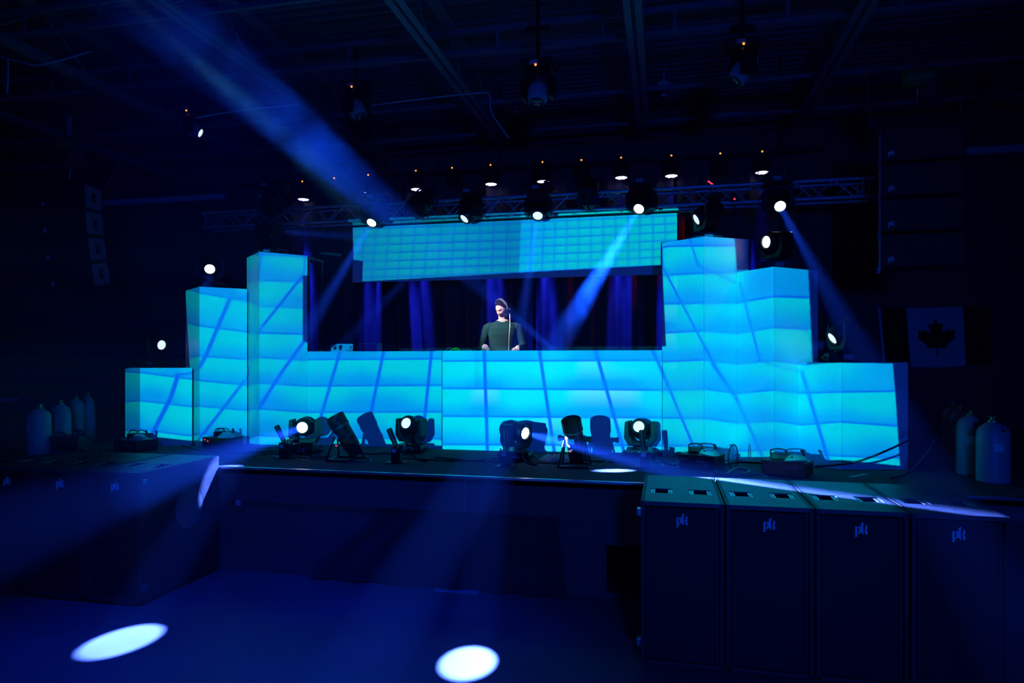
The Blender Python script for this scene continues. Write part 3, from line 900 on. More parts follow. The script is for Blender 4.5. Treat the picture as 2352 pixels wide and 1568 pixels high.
def line_array(side, x, y, ztop, tilt0, dt, label, group, emb_x):
    M = cab_mesh(side)
    yy, z = y, ztop
    root = None
    names = ('topmost', 'second', 'third', 'lowest')
    for k in range(4):
        t = math.radians(tilt0 + dt * k)
        r = thing('line_array_speaker', '%s black cabinet of the line array %s' % (names[k], label), 'loudspeaker', (x, yy, z), (-t, 0, 0), group)
        dn = (0, 0, -CABH)
        inst('cabinet', M['cabinet'], r, dn); inst('grille', M['grille'], r, dn)
        me, ms, bar, (sx, sy), ang = M['side']
        off = .006 if side > 0 else -.006
        inst('side_plate', me, r, (sx + off, sy, -CABH), (0, 0, ang))
        inst('hand_hole', ms, r, (sx + off, sy, -CABH), (0, 0, ang))
        L = .43
        for f in (.2, .8):
            inst('rigging_link', bar, r, (sx + off * 2 + f * L * math.cos(ang), sy + f * L * math.sin(ang), -CABH), (0, 0, ang))
        inst('emblem', M['emblem'], r, (emb_x, -.017, -CABH + .085))
        yy += math.sin(-t) * CABH
        z -= math.cos(t) * CABH
    return z

line_array(-1, 2.06, 7.33, 4.33, 0, 0, 'at the right of the stage', 'right line array', .085)
line_array(1, -8.11, 7.40, 4.35, -2, -3.5, 'at the left of the stage', 'left line array', .13)

def hoist(x, y, ztop_arr, label, zc, strap='label_grey'):
    r = thing('chain_hoist', label, 'hoist', (x, y, zc))
    MB().lathe([(.05, -.13), (.085, -.12), (.095, 0), (.085, .12), (.05, .13)], 16, axis='x').build('motor', 'hoist_yellow', r, smooth=True)
    MB().box((0, 0, .02), (.12, .15, .17)).build('gearbox', 'dark_grey', r, bevel=.01)
    ln = MB()
    z = .12
    while z + zc < 5.30:
        ln.tube([(0, .012 * (int(z * 50) % 2), z), (0, .012 * (int(z * 50) % 2), z + .035)], .006, 5)
        z += .03
    ln.build('lift_chain', 'chain_steel', r)['kind'] = 'stuff'
    MB().box((0, 0, 5.30 - zc - .18), (.05, .03, .34)).build('top_strap', strap, r)
    MB().tube(curve_pts([(0, 0, -.12), (.0, .02, -.22), (.03, .0, -.30), (0, 0, ztop_arr - zc + .06)]), .010, 6).build('hook', 'chain_steel', r)
    MB().lathe([(.02, -.28), (.09, -.24), (.10, -.05), (.08, 0)], 14, M=Matrix.Translation((.12, .02, .0))).build('chain_bag', 'skirt_black', r)
    MB().box((0, 0, ztop_arr - zc + .035), (.62, .07, .07)).build('fly_bar', 'black_metal', r, bevel=.006)
    return r
hoist(-7.74, 7.56, 4.37, 'chain hoist with grey strap holding up the left line array', 4.90)
hoist(2.44, 7.5, 4.36, 'chain hoist holding up the right line array', 4.86, 'dark_grey')
def wire(a, b, label, r=.006, name='safety_wire', m='chain_steel'):
    return tag(MB().tube([a, b], r, 6).build(name, m), label, 'wire')
wire(at_y(240, 432, 7.75), at_y(326, 282, 8.0), 'slanting steel wire from the left line array to the roof')
wire(at_y(2000, 290, 7.4), at_y(1985, 122, 7.4), 'thin steel wire above the inner edge of the right line array')
wire(at_y(2205, 255, 7.4), at_y(2230, 110, 7.4), 'thin steel wire above the outer edge of the right line array')

# ------------------------------------------------------------------ flag on the back wall
FY = 11.27
flag = thing('flag', 'red and white maple leaf flag pinned to the back wall at right', 'flag', at_y(2150, 772, FY))
FO = at_y(2150, 772, FY)
def fpt(px, py, dy=0):
    p = at_y(px, py, FY + dy)
    return (p.x - FO.x, p.z - FO.z)
def flag_field(name, m, tl, tr, br, bl, dy=0, sag=0):
    n_ = 10
    top = [fpt(tl[0] + (tr[0] - tl[0]) * i / n_, tl[1] + (tr[1] - tl[1]) * i / n_ + sag * .4 * math.sin(math.pi * i / n_)) for i in range(n_ + 1)]
    bot = [fpt(br[0] + (bl[0] - br[0]) * i / n_, br[1] + (bl[1] - br[1]) * i / n_ + sag * math.sin(math.pi * i / n_)) for i in range(n_ + 1)]
    MB().prism(top + bot, dy, dy + .004).build(name, m, flag)
flag_field('header_strip', 'flag_white', (2016, 704), (2022, 704), (2034, 832), (2028, 832))
flag_field('red_band', 'flag_red', (2022, 704), (2081, 706), (2092, 842), (2034, 834))
flag_field('white_field', 'flag_white', (2081, 706), (2212, 704), (2219, 840), (2092, 842), sag=3)
flag_field('red_band', 'flag_red', (2212, 704), (2272, 700), (2276, 836), (2219, 840))
leaf = [(1160, 395), (1225, 505), (1307, 485), (1282, 670), (1380, 585), (1415, 620), (1515, 605), (1500, 710), (1535, 735), (1365, 885), (1380, 950), (1213, 925), (1220, 1090), (1188, 1090), (1183, 925), (1000, 945), (1020, 890), (832, 750), (870, 725), (845, 617), (940, 635), (970, 597), (1070, 680), (1030, 490), (1110, 512)]
MB().prism([fpt(2000 + x / 7.84, 680 + y / 7.84) for x, y in leaf], -.004, -.0005).build('maple_leaf', 'flag_red', flag)

# ------------------------------------------------------------------ moving head lights
def mover_meshes():
    m = {}
    b = MB()
    b.prism([(-.155, .012), (.155, .012), (.162, .035), (.150, .092), (-.150, .092), (-.162, .035)], -.12, .12)
    m['base'] = b.mesh('base', 'black_plastic', bevel=.006)
    m['display'] = MB().box((0, 0, 0), (.085, .004, .042)).mesh('display', 'label_grey')
    m['key'] = MB().lathe([(.010, 0), (.010, .004)], 10, axis='y').mesh('key', 'label_grey')
    h = MB().tube(curve_pts([(.155, -.06, .05), (.185, -.05, .05), (.185, .05, .05), (.155, .06, .05)]), .009, 6)
    m['handle'] = h.mesh('handle', 'black_metal', smooth=True)
    m['foot'] = MB().lathe([(.016, 0), (.018, .014)], 10).mesh('foot', 'black_plastic')
    y = MB()
    y.lathe([(.085, .092), (.085, .118)], 20)
    out = [(-.168, .20), (-.120, .122), (.120, .122), (.168, .20), (.160, .375), (.118, .385), (.112, .235), (.062, .168), (-.062, .168), (-.112, .235), (-.118, .385), (-.160, .375)]
    y.prism(out, -.075, .075)
    m['yoke'] = y.mesh('yoke', 'black_plastic', bevel=.008)
    hd = MB()
    hd.lathe([(.050, -.185), (.082, -.172), (.096, -.12), (.100, -.02), (.103, .04), (.099, .085), (.086, .118), (.074, .128), (.066, .130), (.064, .118)], 28, axis='y')
    m['head'] = hd.mesh('head', 'black_plastic', smooth=True)
    m['head_grey'] = hd.mesh('head', 'label_grey', smooth=True)
    v = MB()
    for k in range(5):
        v.lathe([(.1015, -.10 + .016 * k), (.1045, -.098 + .016 * k), (.1045, -.094 + .016 * k), (.1015, -.092 + .016 * k)], 24, axis='y')
    m['fins'] = v.mesh('cooling_fins', 'black_metal')
    m['axle'] = MB().lathe([(.03, -.118), (.03, .118)], 14, axis='x').mesh('tilt_axle', 'black_metal')
    ln = MB().lathe([(.060, .112), (.058, .124), (.04, .131), (.016, .134)], 28, axis='y')
    for key in ('lens_hot', 'lens_lit', 'lens_dark'):
        m[key] = ln.mesh('lens', key, smooth=True)
    m['rim'] = MB().lathe([(.061, .116), (.063, .135), (.072, .135), (.076, .122)], 28, axis='y').mesh('lens_rim', 'black_metal', smooth=True)
    c = MB()
    c.box((0, 0, -.01), (.05, .05, .06))
    c.box((0, .075, -.03), (.035, .15, .03))
    c.box((0, .15, .03), (.016, .32, .15))
    c.tube([(0, .155, -.052), (0, .155, .13)], .016, 8)
    m['clamp'] = c.mesh('clamp', 'black_metal', bevel=.003)
    m['sticker'] = MB().box((0, 0, 0), (.040, .003, .040)).mesh('sticker', 'label_grey')
    return m
MV = mover_meshes()


def mover(label, group, aim, base=None, lens_at=None, hung=False, lens='lens_lit', beam=None, clamp=False, spin=0.0, scale=1.0, nm='moving_head_light', head='head'):
    """base: point under the base (standing) / lens_at: where the lens sits (hung); aim: target point"""
    aim = Vector(aim)
    rr = Matrix.Rotation(math.pi, 4, 'Y') if hung else Matrix.Identity(4)
    up = Vector((0, 0, -1 if hung else 1))
    if base is None:
        L = Vector(lens_at)
        d = (aim - L).normalized()
        root = L - d * .131 * scale - up * .300 * scale
    else:
        root = Vector(base)
        d = (aim - (root + up * .300 * scale)).normalized()
    dl = (rr.inverted() @ d.to_4d()).to_3d()
    pan = math.atan2(-dl.x, dl.y)
    tilt = math.atan2(dl.z, math.hypot(dl.x, dl.y))
    t = thing(nm, label, 'stage light', root, (0, math.pi, 0) if hung else (0, 0, 0), group)
    if scale != 1.0:
        t.scale = (scale,) * 3
    b = inst('base', MV['base'], t, (0, 0, 0), (0, 0, spin))
    inst('display', MV['display'], b, (.02, -.122, .055))
    inst('key', MV['key'], b, (.10, -.120, .055)); inst('key', MV['key'], b, (-.09, -.120, .055))
    for s in (0, math.pi):
        inst('handle', MV['handle'], b, (0, 0, 0), (0, 0, s))
    if not hung:
        for a in (-1, 1):
            for q in (-1, 1):
                inst('foot', MV['foot'], b, (a * .12, q * .09, 0))
    y = inst('yoke', MV['yoke'], t, (0, 0, 0), (0, 0, pan))
    inst('sticker', MV['sticker'], y, (.138, -.0765, .21))
    h = inst('head', MV[head], t, (0, 0, .300), (tilt, 0, pan))
    inst('cooling_fins', MV['fins'], h); inst('tilt_axle', MV['axle'], h)
    inst('lens', MV[lens], h); inst('lens_rim', MV['rim'], h)
    if clamp:
        for s in (-1, 1):
            inst('clamp', MV['clamp'], t, (s * .09, 0, -.0), (0, 0, 0) if not hung else (0, 0, 0))
    if beam:
        e, deg = beam[:2]
        lo = spot('beam', (0, 0, 0), (0, 0, -1), e * 22, deg, beam[2] if len(beam) > 2 else BEAM, beam[3] if len(beam) > 3 else .12, .035)
        lo.parent = h
        lo.location = (0, .15, 0)
        lo.rotation_euler = (math.pi / 2, 0, 0)
    return t, d


CAMV = Vector((0, 0, EYE))
# --- hung in front of the truss
GT = 'moving heads hung along the truss'
TY = 7.99
def tl(px, py):
    return at_y(px, py, TY)
mover('moving head hung near the left end of the truss with no light showing', GT, (-5.4, 8.6, 3.2), lens_at=tl(622, 492), hung=True, lens='lens_dark', clamp=True)
mover('moving head hung above the left edge of the banner, white lens lit', GT, at_z(283, 1470, 0), lens_at=tl(853, 512), hung=True, lens='lens_hot', clamp=True, beam=(3000, 4.9))
mover('moving head hung above the left half of the banner, lens turned down and lit', GT, (-4.25, 5.80, .93), lens_at=tl(1066, 503), hung=True, lens='lens_lit', clamp=True, beam=(2200, 3.3))
mover('moving head hung above the middle of the banner, lens lit', GT, at_z(1075, 1520, 0), lens_at=tl(1235, 496), hung=True, lens='lens_lit', clamp=True, beam=(2600, 4.2))
mover('moving head hung above the right half of the banner throwing the bright lavender beam', GT, at_z(729, 1700, 0), lens_at=tl(1467, 480), hung=True, lens='lens_hot', clamp=True, beam=(4600, 5.4))
mover('moving head hung near the right end of the truss, beam falling to the right', GT, at_z(2250, 1330, STZ), lens_at=tl(1792, 474), hung=True, lens='lens_hot', clamp=True, beam=(1600, 4.6))
# --- standing on the towers
GS = 'moving heads standing on the set towers'
CB = {}
def on(px, Y, z):
    return Vector((at_y(px, 800, Y).x, Y, z))
TOPS = .0
mover('moving head on the lowest left tower, beam to the right', GS, at_y(470, 808, 7.2), base=on(356, 7.42, 1.947), lens='lens_lit')
mover('moving head on the middle left tower, bright lens and beam straight down', GS, at_y(468, 720, 6.4), base=on(483, 7.42, 2.917), lens='lens_hot', beam=(40, 14))
mover('moving head on the tallest left tower, beam to the right', GS, at_y(782, 540, 8.38), base=on(622, 7.50, 3.317), lens='lens_lit', beam=(1300, 6.5))
mover('moving head on the tallest right tower, turned to the left', GS, Vector((-4.27, 5.80, .92)), base=on(1622, 7.62, 3.317), lens='lens_lit')
mover('moving head on the middle right tower, bright round lens facing out', GS, at_y(1500, 566, 6.55), base=on(1782, 7.42, 2.964), lens='lens_hot', beam=(12, 7))
mover('moving head on the lowest right tower, head bent down to the left', GS, Vector((-.47, 6.50, STZ)), base=on(1936, 7.22, 2.027), lens='lens_lit', beam=(2800, 3.8))
# --- on the stage floor
GF = 'moving heads on the stage floor'
def fl(px, py):
    return at_z(px, py, STZ)
mover('moving head on the stage floor left of the left blower, beam streaming left', GF, Vector((-2.40, 1.3, 1.36)), base=fl(701, 1041), lens='lens_hot', beam=(4200, 4.8))
mover('moving head on the stage floor right of the left blower, head turned to the left', GF, Vector((-3.6, 2.0, 3.0)), base=fl(945, 1038), lens='lens_lit')
mover('moving head on the stage floor below the performer, beam to the right', GF, (.82, 5.50, 1.06), base=fl(1186, 1056), lens='lens_hot', beam=(13000, 7.0))
mover('moving head on the stage floor right of the right blower, behind a lit jet nozzle', GF, Vector((-1.2, 1.4, 3.2)), base=fl(1472, 1049), lens='lens_lit')
cs = thing('flight_case', 'black flight case behind the booth under a moving head', 'case', (-1.30, 8.86, STZ))
MB().box((0, 0, .36), (.46, .40, .68)).build('case', 'black_plastic', cs, bevel=.006)
for a in (-1, 1):
    for b in (-1, 1):
        MB().box((a * .225, b * .195, .36), (.03, .03, .70)).build('corner_rail', 'aluminium', cs)
        MB().ball((a * .17, b * .15, .015), .015, 8, 6).build('castor', 'black_plastic', cs)
mover('moving head behind the booth sending the big blue beam up to the roof', GF, at_y(347, 10, 4.2), base=Vector((-1.26, 8.86, STZ + .71)), lens='lens_hot', beam=(1500, 5.8))

# --- dark ones under the roof
GC = 'moving heads under the roof'
def roof_mover(px, py, Y, aim, label, led, lens='lens_dark'):
    L = at_y(px, py, Y)
    t, d = mover(label, GC, L + Vector(aim), lens_at=L, hung=True, lens=lens, head='head_grey')
    o = MB().ball((0, 0, 0), .012, 8, 6).build('status_light', 'led_orange', t, loc=(0, -.123, .085))
    MB().tube([(0, 0, .02), (0, 0, -(CEIL - t.location.z))], .022, 8).build('hanging_pole', 'black_metal', t)
    MB().box((0, 0, -(5.30 - t.location.z)), (.24, .05, .05)).build('pole_clamp', 'black_metal', t)
roof_mover(1233, 236, 6.55, (-.02, -.35, -1), 'dark moving head hanging from the roof above the middle of the stage', 0)
roof_mover(828, 268, 7.55, (.6, -.2, -1), 'dark moving head hanging from the roof at left, tilted to the right', 0)
roof_mover(1688, 188, 7.0, (-.6, -.2, -.9), 'dark moving head hanging from the roof at right, tilted to the left', 0)
roof_mover(461, 306, 8.4, (.85, .22, -.45), 'moving head near the roof left of the blue beam with a small white lens', 0, 'lens_lit')

# --- unlit blinders with barn doors on the truss
def blinder(px, py, spin, label):
    p = at_y(px, py, 7.98)
    t = thing('blinder_light', label, 'stage light', p, (math.radians(-30), spin, 0), 'unlit blinders on the truss')
    MB().lathe([(.07, .17), (.105, .15), (.115, .0), (.12, -.02)], 18, axis='z').build('can', 'black_metal', t, smooth=True)
    MB().lathe([(.10, -.022), (.10, -.01)], 18).build('lens', 'lens_dark', t)
    for k in range(4):
        a = k * math.pi / 2
        M_ = Matrix.Rotation(a, 4, 'Z') @ Matrix.Translation((0, -.115, -.02)) @ Matrix.Rotation(math.radians(38), 4, 'X')
        MB().prism([(-.10, 0), (.10, 0), (.15, -.17), (-.15, -.17)], -.002, .002, M=M_).build('barn_door', 'black_metal', t)
    MB().tube(curve_pts([(-.13, 0, .05), (-.14, .0, .18), (0, 0, .25), (.14, 0, .18), (.13, 0, .05)]), .010, 6).build('yoke', 'black_metal', t)
    MB().box((0, .05, .25), (.05, .14, .05)).build('clamp', 'black_metal', t)
    MB().tube([(0, .02, .25), (0, .36, .06)], .016, 6).build('truss_arm', 'black_metal', t)
blinder(966, 468, .5, 'black lamp with open barn doors on the truss, left of the middle')
blinder(1352, 446, 0, 'black lamp with open barn doors on the truss, right of the middle')

# ------------------------------------------------------------------ downlights along the curtain
PY = 9.10
PARZ = []
par_can = MB().lathe([(.055, .16), (.082, .15), (.086, .02), (.092, 0.0), (.086, -.006)], 20).mesh('can', 'black_metal', smooth=True)
par_yoke = MB().tube(curve_pts([(-.095, 0, .06), (-.10, 0, .18), (-.06, 0, .24), (.06, 0, .24), (.10, 0, .18), (.095, 0, .06)]), .008, 6).mesh('yoke', 'black_metal')
par_led = MB().ball((0, 0, 0), .012, 8, 6).mesh('status_light', 'led_orange')
def par_lens(m):
    mb = MB()
    for k in range(7):
        a = k * math.pi / 3
        r = 0 if k == 6 else .048
        mb.lathe([(.023, -.013), (.023, -.004)], 10, M=Matrix.Translation((r * math.cos(a), r * math.sin(a), 0)))
    mb.lathe([(.08, -.006), (.08, -.002)], 18)
    return mb.mesh('lens', m)
lens_on, lens_off = par_lens('par_lens'), par_lens('lens_dark')
lit = [(697, 457), (848, 443), (957, 434), (1128, 422), (1247, 416), (1427, 407), (1542, 403), (1750, 395)]
dark = [(770, 450), (1040, 428), (1336, 412), (1654, 399)]
allp = sorted([(a, b, 1) for a, b in lit] + [(a, b, 0) for a, b in dark])
ords = ['first', 'second', 'third', 'fourth', 'fifth', 'sixth', 'seventh', 'eighth', 'ninth', 'tenth', 'eleventh', 'last']
for i, (px, py, onoff) in enumerate(allp):
    p = at_y(px, py, PY)
    t = thing('par_downlight', '%s par lamp from the left along the black curtain, %s' % (ords[i], 'glowing blue' if onoff else 'unlit'), 'stage light', p, (0, 0, 0), 'par lamps along the curtain')
    inst('can', par_can, t); inst('yoke', par_yoke, t)
    inst('lens', lens_on if onoff else lens_off, t)
    MB().box((0, 0, .255), (.05, .06, .07)).build('clamp', 'black_metal', t)
    inst('status_light', par_led, t, (0, -.035, .25))
    if onoff:
        lo = spot('par_beam', p + Vector((0, 0, -.03)), p + Vector((0, .05, -1)), 4200 if i not in (6, 9) else 6500, 15, (.012, .02, 1.0), .8, .04)
p0, p1 = at_y(690, 458, PY), at_y(1760, 394, PY)
pipe = thing('lighting_pipe', 'long black pipe that the row of par lamps hangs from', 'pipe', (-2.2, PY, 4.662))
MB().tube([(-4.1, 0, 0), (4.1, 0, 0)], .024, 8).build('tube', 'black_metal', pipe)
for x in (-3.6, 0, 3.6):
    MB().tube([(x, 0, .02), (x, 0, CEIL - 4.662)], .010, 6).build('hanger', 'black_metal', pipe)

# small red effects lights near the right end of the truss
def red_dot(px, py, Y, label, long=False):
    p = at_y(px, py, Y)
    t = thing('laser_unit', label, 'stage light', p)
    MB().box((0, .05, 0), (.10, .10, .07)).build('case', 'black_metal', t, bevel=.005)
    MB().tube([(-.03, -.002, .025), (.03, -.004, -.025)] if long else [(0, -.002, 0), (0, -.006, 0)], .008 if long else .011, 8).build('aperture', 'led_red', t)
    MB().tube([(0, .022, -.03), (0, .022, -.10)], .012, 6).build('stem', 'black_metal', t)
red_dot(1632, 420, 8.30, 'small black unit with a red streak on top of the truss', True)
red_dot(1687, 457, 8.14, 'small black unit with a red dot inside the truss at right')

# white domes under the roof
for px, py, lb, extra in ((1187, 261, 'white dome detector under the roof above the middle of the truss', 0), (1525, 199, 'white dome detector with a small ball below, right of the ceiling beam', 1)):
    p = at_z(px, py, 5.62)
    t = thing('smoke_detector', lb, 'detector', p)
    MB().lathe([(.03, .06), (.085, .05), (.09, .02), (.07, .0), (.03, -.012)], 16).build('dome', 'dome_plastic', t, smooth=True)
    MB().tube([(0, 0, .05), (0, 0, CEIL - 5.62)], .012, 6).build('stem', 'dome_plastic', t)
    if extra:
        MB().ball((0, 0, -.09), .045, 12, 8).build('ball', 'dome_plastic', t, smooth=True)
        MB().tube([(0, 0, -.01), (0, 0, -.06)], .016, 8).build('neck', 'dome_plastic', t)
# cables draped under the roof
for pts, lb in (([(450, 270, 7.0), (560, 252, 7.1), (620, 246, 7.2), (686, 240, 7.3)], 'pale cable sagging across the blue beam under the roof'),
                ([(800, 340, 10.4), (930, 322, 10.4), (1130, 308, 10.4), (1290, 300, 10.4), (1470, 280, 10.4), (1700, 258, 10.4)], 'long thin cable sagging along the top of the back wall'),
                ([(850, 243, 8.0), (960, 228, 8.0), (1105, 213, 8.0), (1125, 220, 8.0), (1130, 260, 8.0), (1170, 318, 8.0)], 'thin conduit under the roof bending down near the middle beam'),
                ([(0, 130, 6.0), (60, 146, 6.0), (100, 148, 6.0), (210, 118, 6.1)], 'dark cables slung under the roof at the far left'),
                ([(18, 135, 6.0), (19, 170, 6.0), (17, 215, 6.0)], 'cable end hanging straight down at the far left'),
                ([(300, 225, 8.2), (310, 238, 8.2), (340, 252, 8.2), (400, 280, 8.2)], 'thin cable end curling under the roof above the left line array')):
    path = curve_pts([at_y(a, b_, c) for a, b_, c in pts], 6)
    tag(MB().tube(path, .009, 6).build('roof_cable', 'dome_plastic', smooth=True), lb, 'cable')

# ------------------------------------------------------------------ gear on the stage floor
def blower(px, py, aim_az, tilt, label, bs=1.0):
    """short fat tube on a tripod frame"""
    p = at_z(px, py, STZ)
    t = thing('confetti_blower', label, 'stage effect', p, (0, 0, 0), 'black tube blowers on low frames')
    R_ = Matrix.Translation((0, 0, .27)) @ Matrix.Rotation(aim_az, 4, 'Z') @ Matrix.Rotation(tilt, 4, 'X')
    MB().lathe([(.075, -.17), (.088, -.15), (.092, .12), (.098, .125), (.098, .215), (.090, .215), (.088, .10)], 24, M=R_).build('barrel', 'black_plastic', t, smooth=True)
    MB().lathe([(.0985, .095), (.1005, .10), (.1005, .112), (.0985, .117)], 24, M=R_).build('barrel_band', 'dark_grey', t)
    MB().box((0, -.092, .03), (.07, .02, .05), M=R_).build('label_plate', 'label_grey', t)
    MB().box((0, .0, -.20), (.15, .13, .10), M=R_).build('motor_box', 'black_metal', t, bevel=.008)
    for s in (-1, 1):
        MB().lathe([(.022, s * .09), (.022, s * .15), (.03, s * .15), (.03, s * .17)], 12, M=R_, axis='x').build('side_knob', 'black_metal', t)
    for a, b in ((-.13, -.11), (.13, -.11), (-.13, .13), (.13, .13)):
        MB().tube([(a * .75, b * .15, .26), (a * 1.1, b * 1.2, .008)], .010, 6).build('leg', 'black_metal', t)
    MB().box((0, -.125, .010), (.30, .03, .02)).build('base_bar', 'black_metal', t)
    MB().box((0, .15, .010), (.30, .03, .02)).build('base_bar', 'black_metal', t)
    MB().box((-.028, -.105, .165), (.038, .05, .020)).build('led_housing', 'black_metal', t)
    MB().box((-.028, -.132, .165), (.024, .006, .009)).build('red_display', 'led_red', t)
blower(792, 1056, math.radians(-52), math.radians(29), 'black tube blower on a low frame at left, tilted up to the left')
blower(1320, 1071, math.radians(-14), math.radians(27), 'black tube blower on a low frame at right, seen nearly end on')


def jet(px, py, lean, label, az=0.0):
    p = at_z(px, py, STZ)
    t = thing('gas_jet', label, 'stage effect', p, (0, 0, az), 'small gas jets on the stage floor')
    MB().box((0, 0, .004), (.20, .14, .008)).build('base_plate', 'black_metal', t)
    MB().box((0, 0, .085), (.095, .10, .155)).build('body', 'black_metal', t, bevel=.008)
    MB().box((-.012, -.053, .125), (.045, .004, .035)).build('label_plate', 'label_white', t)
    M_ = Matrix.Translation((-.01, 0, .165)) @ Matrix.Rotation(lean, 4, 'Y')
    MB().lathe([(.022, 0), (.024, .02), (.026, .06), (.029, .075), (.029, .19), (.022, .195), (.020, .17)], 16, M=M_).build('nozzle', 'black_plastic', t, smooth=True)
    MB().box((.055, 0, .15), (.05, .07, .09)).build('valve', 'dark_grey', t, bevel=.01)
    MB().lathe([(.018, .06), (.024, .065), (.024, .11), (.014, .12)], 12, M=Matrix.Translation((.05, 0, .13)), axis='x').build('coil', 'black_metal', t)
    MB().tube(curve_pts([(.08, .02, .13), (.14, .03, .10), (.20, .04, .035), (.30, .06, .012)]), .011, 6).build('hose_tail', 'rubber_cable', t, smooth=True)
    return t
jet(655, 1050, -.50, 'small gas jet in the beam at the foot of the leftmost floor moving head')
jet(912, 1062, -.42, 'small gas jet with a tilted nozzle before the second floor moving head')
jet(1163, 1071, -.05, 'small gas jet in front of the moving head below the performer')
jet(1481, 1072, -.10, 'small gas jet lit bright white in front of the rightmost floor moving head')


def hazer(px, py, rot, label, wide=.40, leds=False, text=True, hose=0):
    p = at_z(px, py, STZ)
    t = thing('haze_machine', label, 'haze machine', p, (0, 0, rot), 'black haze machines on the stage floor')
    W, D, H_ = wide, .27, .125
    MB().box((0, 0, H_ / 2 + .008), (W, D, H_)).build('case', 'black_metal', t, bevel=.006)
    for a in (-1, 1):
        for b in (-1, 1):
            MB().lathe([(.014, 0), (.016, .01)], 10, M=Matrix.Translation((a * (W / 2 - .03), b * (D / 2 - .03), 0))).build('foot', 'black_plastic', t)
    MB().box((-W * .14, .05, H_ + .035), (.17, .13, .055)).build('tank', 'black_plastic', t, bevel=.006)
    MB().tube(curve_pts([(-W * .38, .03, H_), (-W * .38, .03, H_ + .085), (-W * .05, .03, H_ + .09), (-W * .05, .03, H_)], 6), .007, 6).build('handle', 'black_metal', t)
    MB().lathe([(.105, H_ + .006), (.10, H_ + .014), (.07, H_ + .050), (.038, H_ + .066), (.01, H_ + .070)], 20, M=Matrix.Translation((W * .22, -.02, 0))).build('white_dome', 'cylinder_paint', t, smooth=True)
    MB().ball((W * .22 - .02, -.085, H_ + .044), (.014, .012, .010), 10, 6).build('outlet', 'void_black', t)
    MB().tube(curve_pts([(W * .28, .05, H_ + .095), (W * .33, .04, H_ + .085), (W * .36, .02, H_ + .05), (W * .42, 0, H_ + .005)], 6), .013, 8).build('filler_hose', 'rubber_cable', t, smooth=True)
    MB().box((0, -D / 2 - .001, .02), (W - .03, .003, .004)).build('seam', 'dark_grey', t)
    if text:
        font_mesh('lettering', 'ultra', .034, 'label_grey', t, (-W * .37, -D / 2 - .002, .088))
        font_mesh('lettering', 'radiance', .036, 'label_grey', t, (W * .16, -D / 2 - .002, .078))
        font_mesh('lettering', 'hazer', .026, 'label_grey', t, (W * .27, -D / 2 - .002, .052))
    for k in range(5):
        MB().box((W / 2 + .001, -.02 + .022 * k, .07), (.003, .007, .07)).build('vent', 'dark_grey', t)
    if leds:
        for k in range(2):
            MB().ball((-W / 2 + .04 + .045 * k, -D / 2 - .002, .105 - .016 * k), .0075, 8, 6).build('status_light', 'led_red', t)
hazer(1612, 1073, math.radians(-24), 'black haze machine with a white dome, left one of the two behind the right subwoofers', .36)
hazer(1808, 1089, math.radians(-24), 'black haze machine with a white dome, right one of the two behind the right subwoofers', .39)
hazer(312, 1034, math.radians(-14), 'black haze machine with a white dome below the lowest left tower', .40)
hazer(512, 1028, math.radians(-10), 'black haze machine with two red dots in the beam below the middle left tower', .36, True, False)

# fog machine with a light ring
p = at_z(150, 1040, STZ)
t = thing('fog_machine', 'black fog machine with a pale square ring in front of the left gas cylinders', 'fog machine', p, (0, 0, math.radians(6)))
MB().box((.06, 0, .115), (.36, .22, .17), taper=(.97, .9)).build('case', 'dark_grey', t, bevel=.01)
MB().box((-.17, 0, .10), (.14, .21, .17), taper=(.80, .9)).build('front_end', 'black_plastic', t, bevel=.012)
ring = MB()
pts = [(-.035, -.05), (-.045, -.04), (-.045, .04), (-.035, .055), (.035, .055), (.045, .04), (.045, -.04), (.035, -.05)]
ring.tube([(a, 0, b) for a, b in pts], .010, 6, closed=True)
ring.build('ring', 'label_grey', t, loc=(-.13, -.125, .085))
MB().tube(curve_pts([(-.17, 0, .18), (-.16, 0, .225), (-.03, 0, .225), (-.01, 0, .19)]), .010, 6).build('handle', 'black_metal', t)
MB().tube(curve_pts([(.10, 0, .20), (.11, 0, .245), (.20, 0, .245), (.22, 0, .20)]), .012, 6).build('handle', 'black_metal', t)
MB().box((.0, -.113, .025), (.09, .004, .03)).build('label_plate', 'label_grey', t)
MB().tube([(.245, .02, .03), (.245, -.06, .03)], .03, 12).build('wheel', 'black_plastic', t)
for a in (-.18, .18):
    MB().box((a, 0, .012), (.04, .16, .024)).build('foot', 'black_plastic', t)


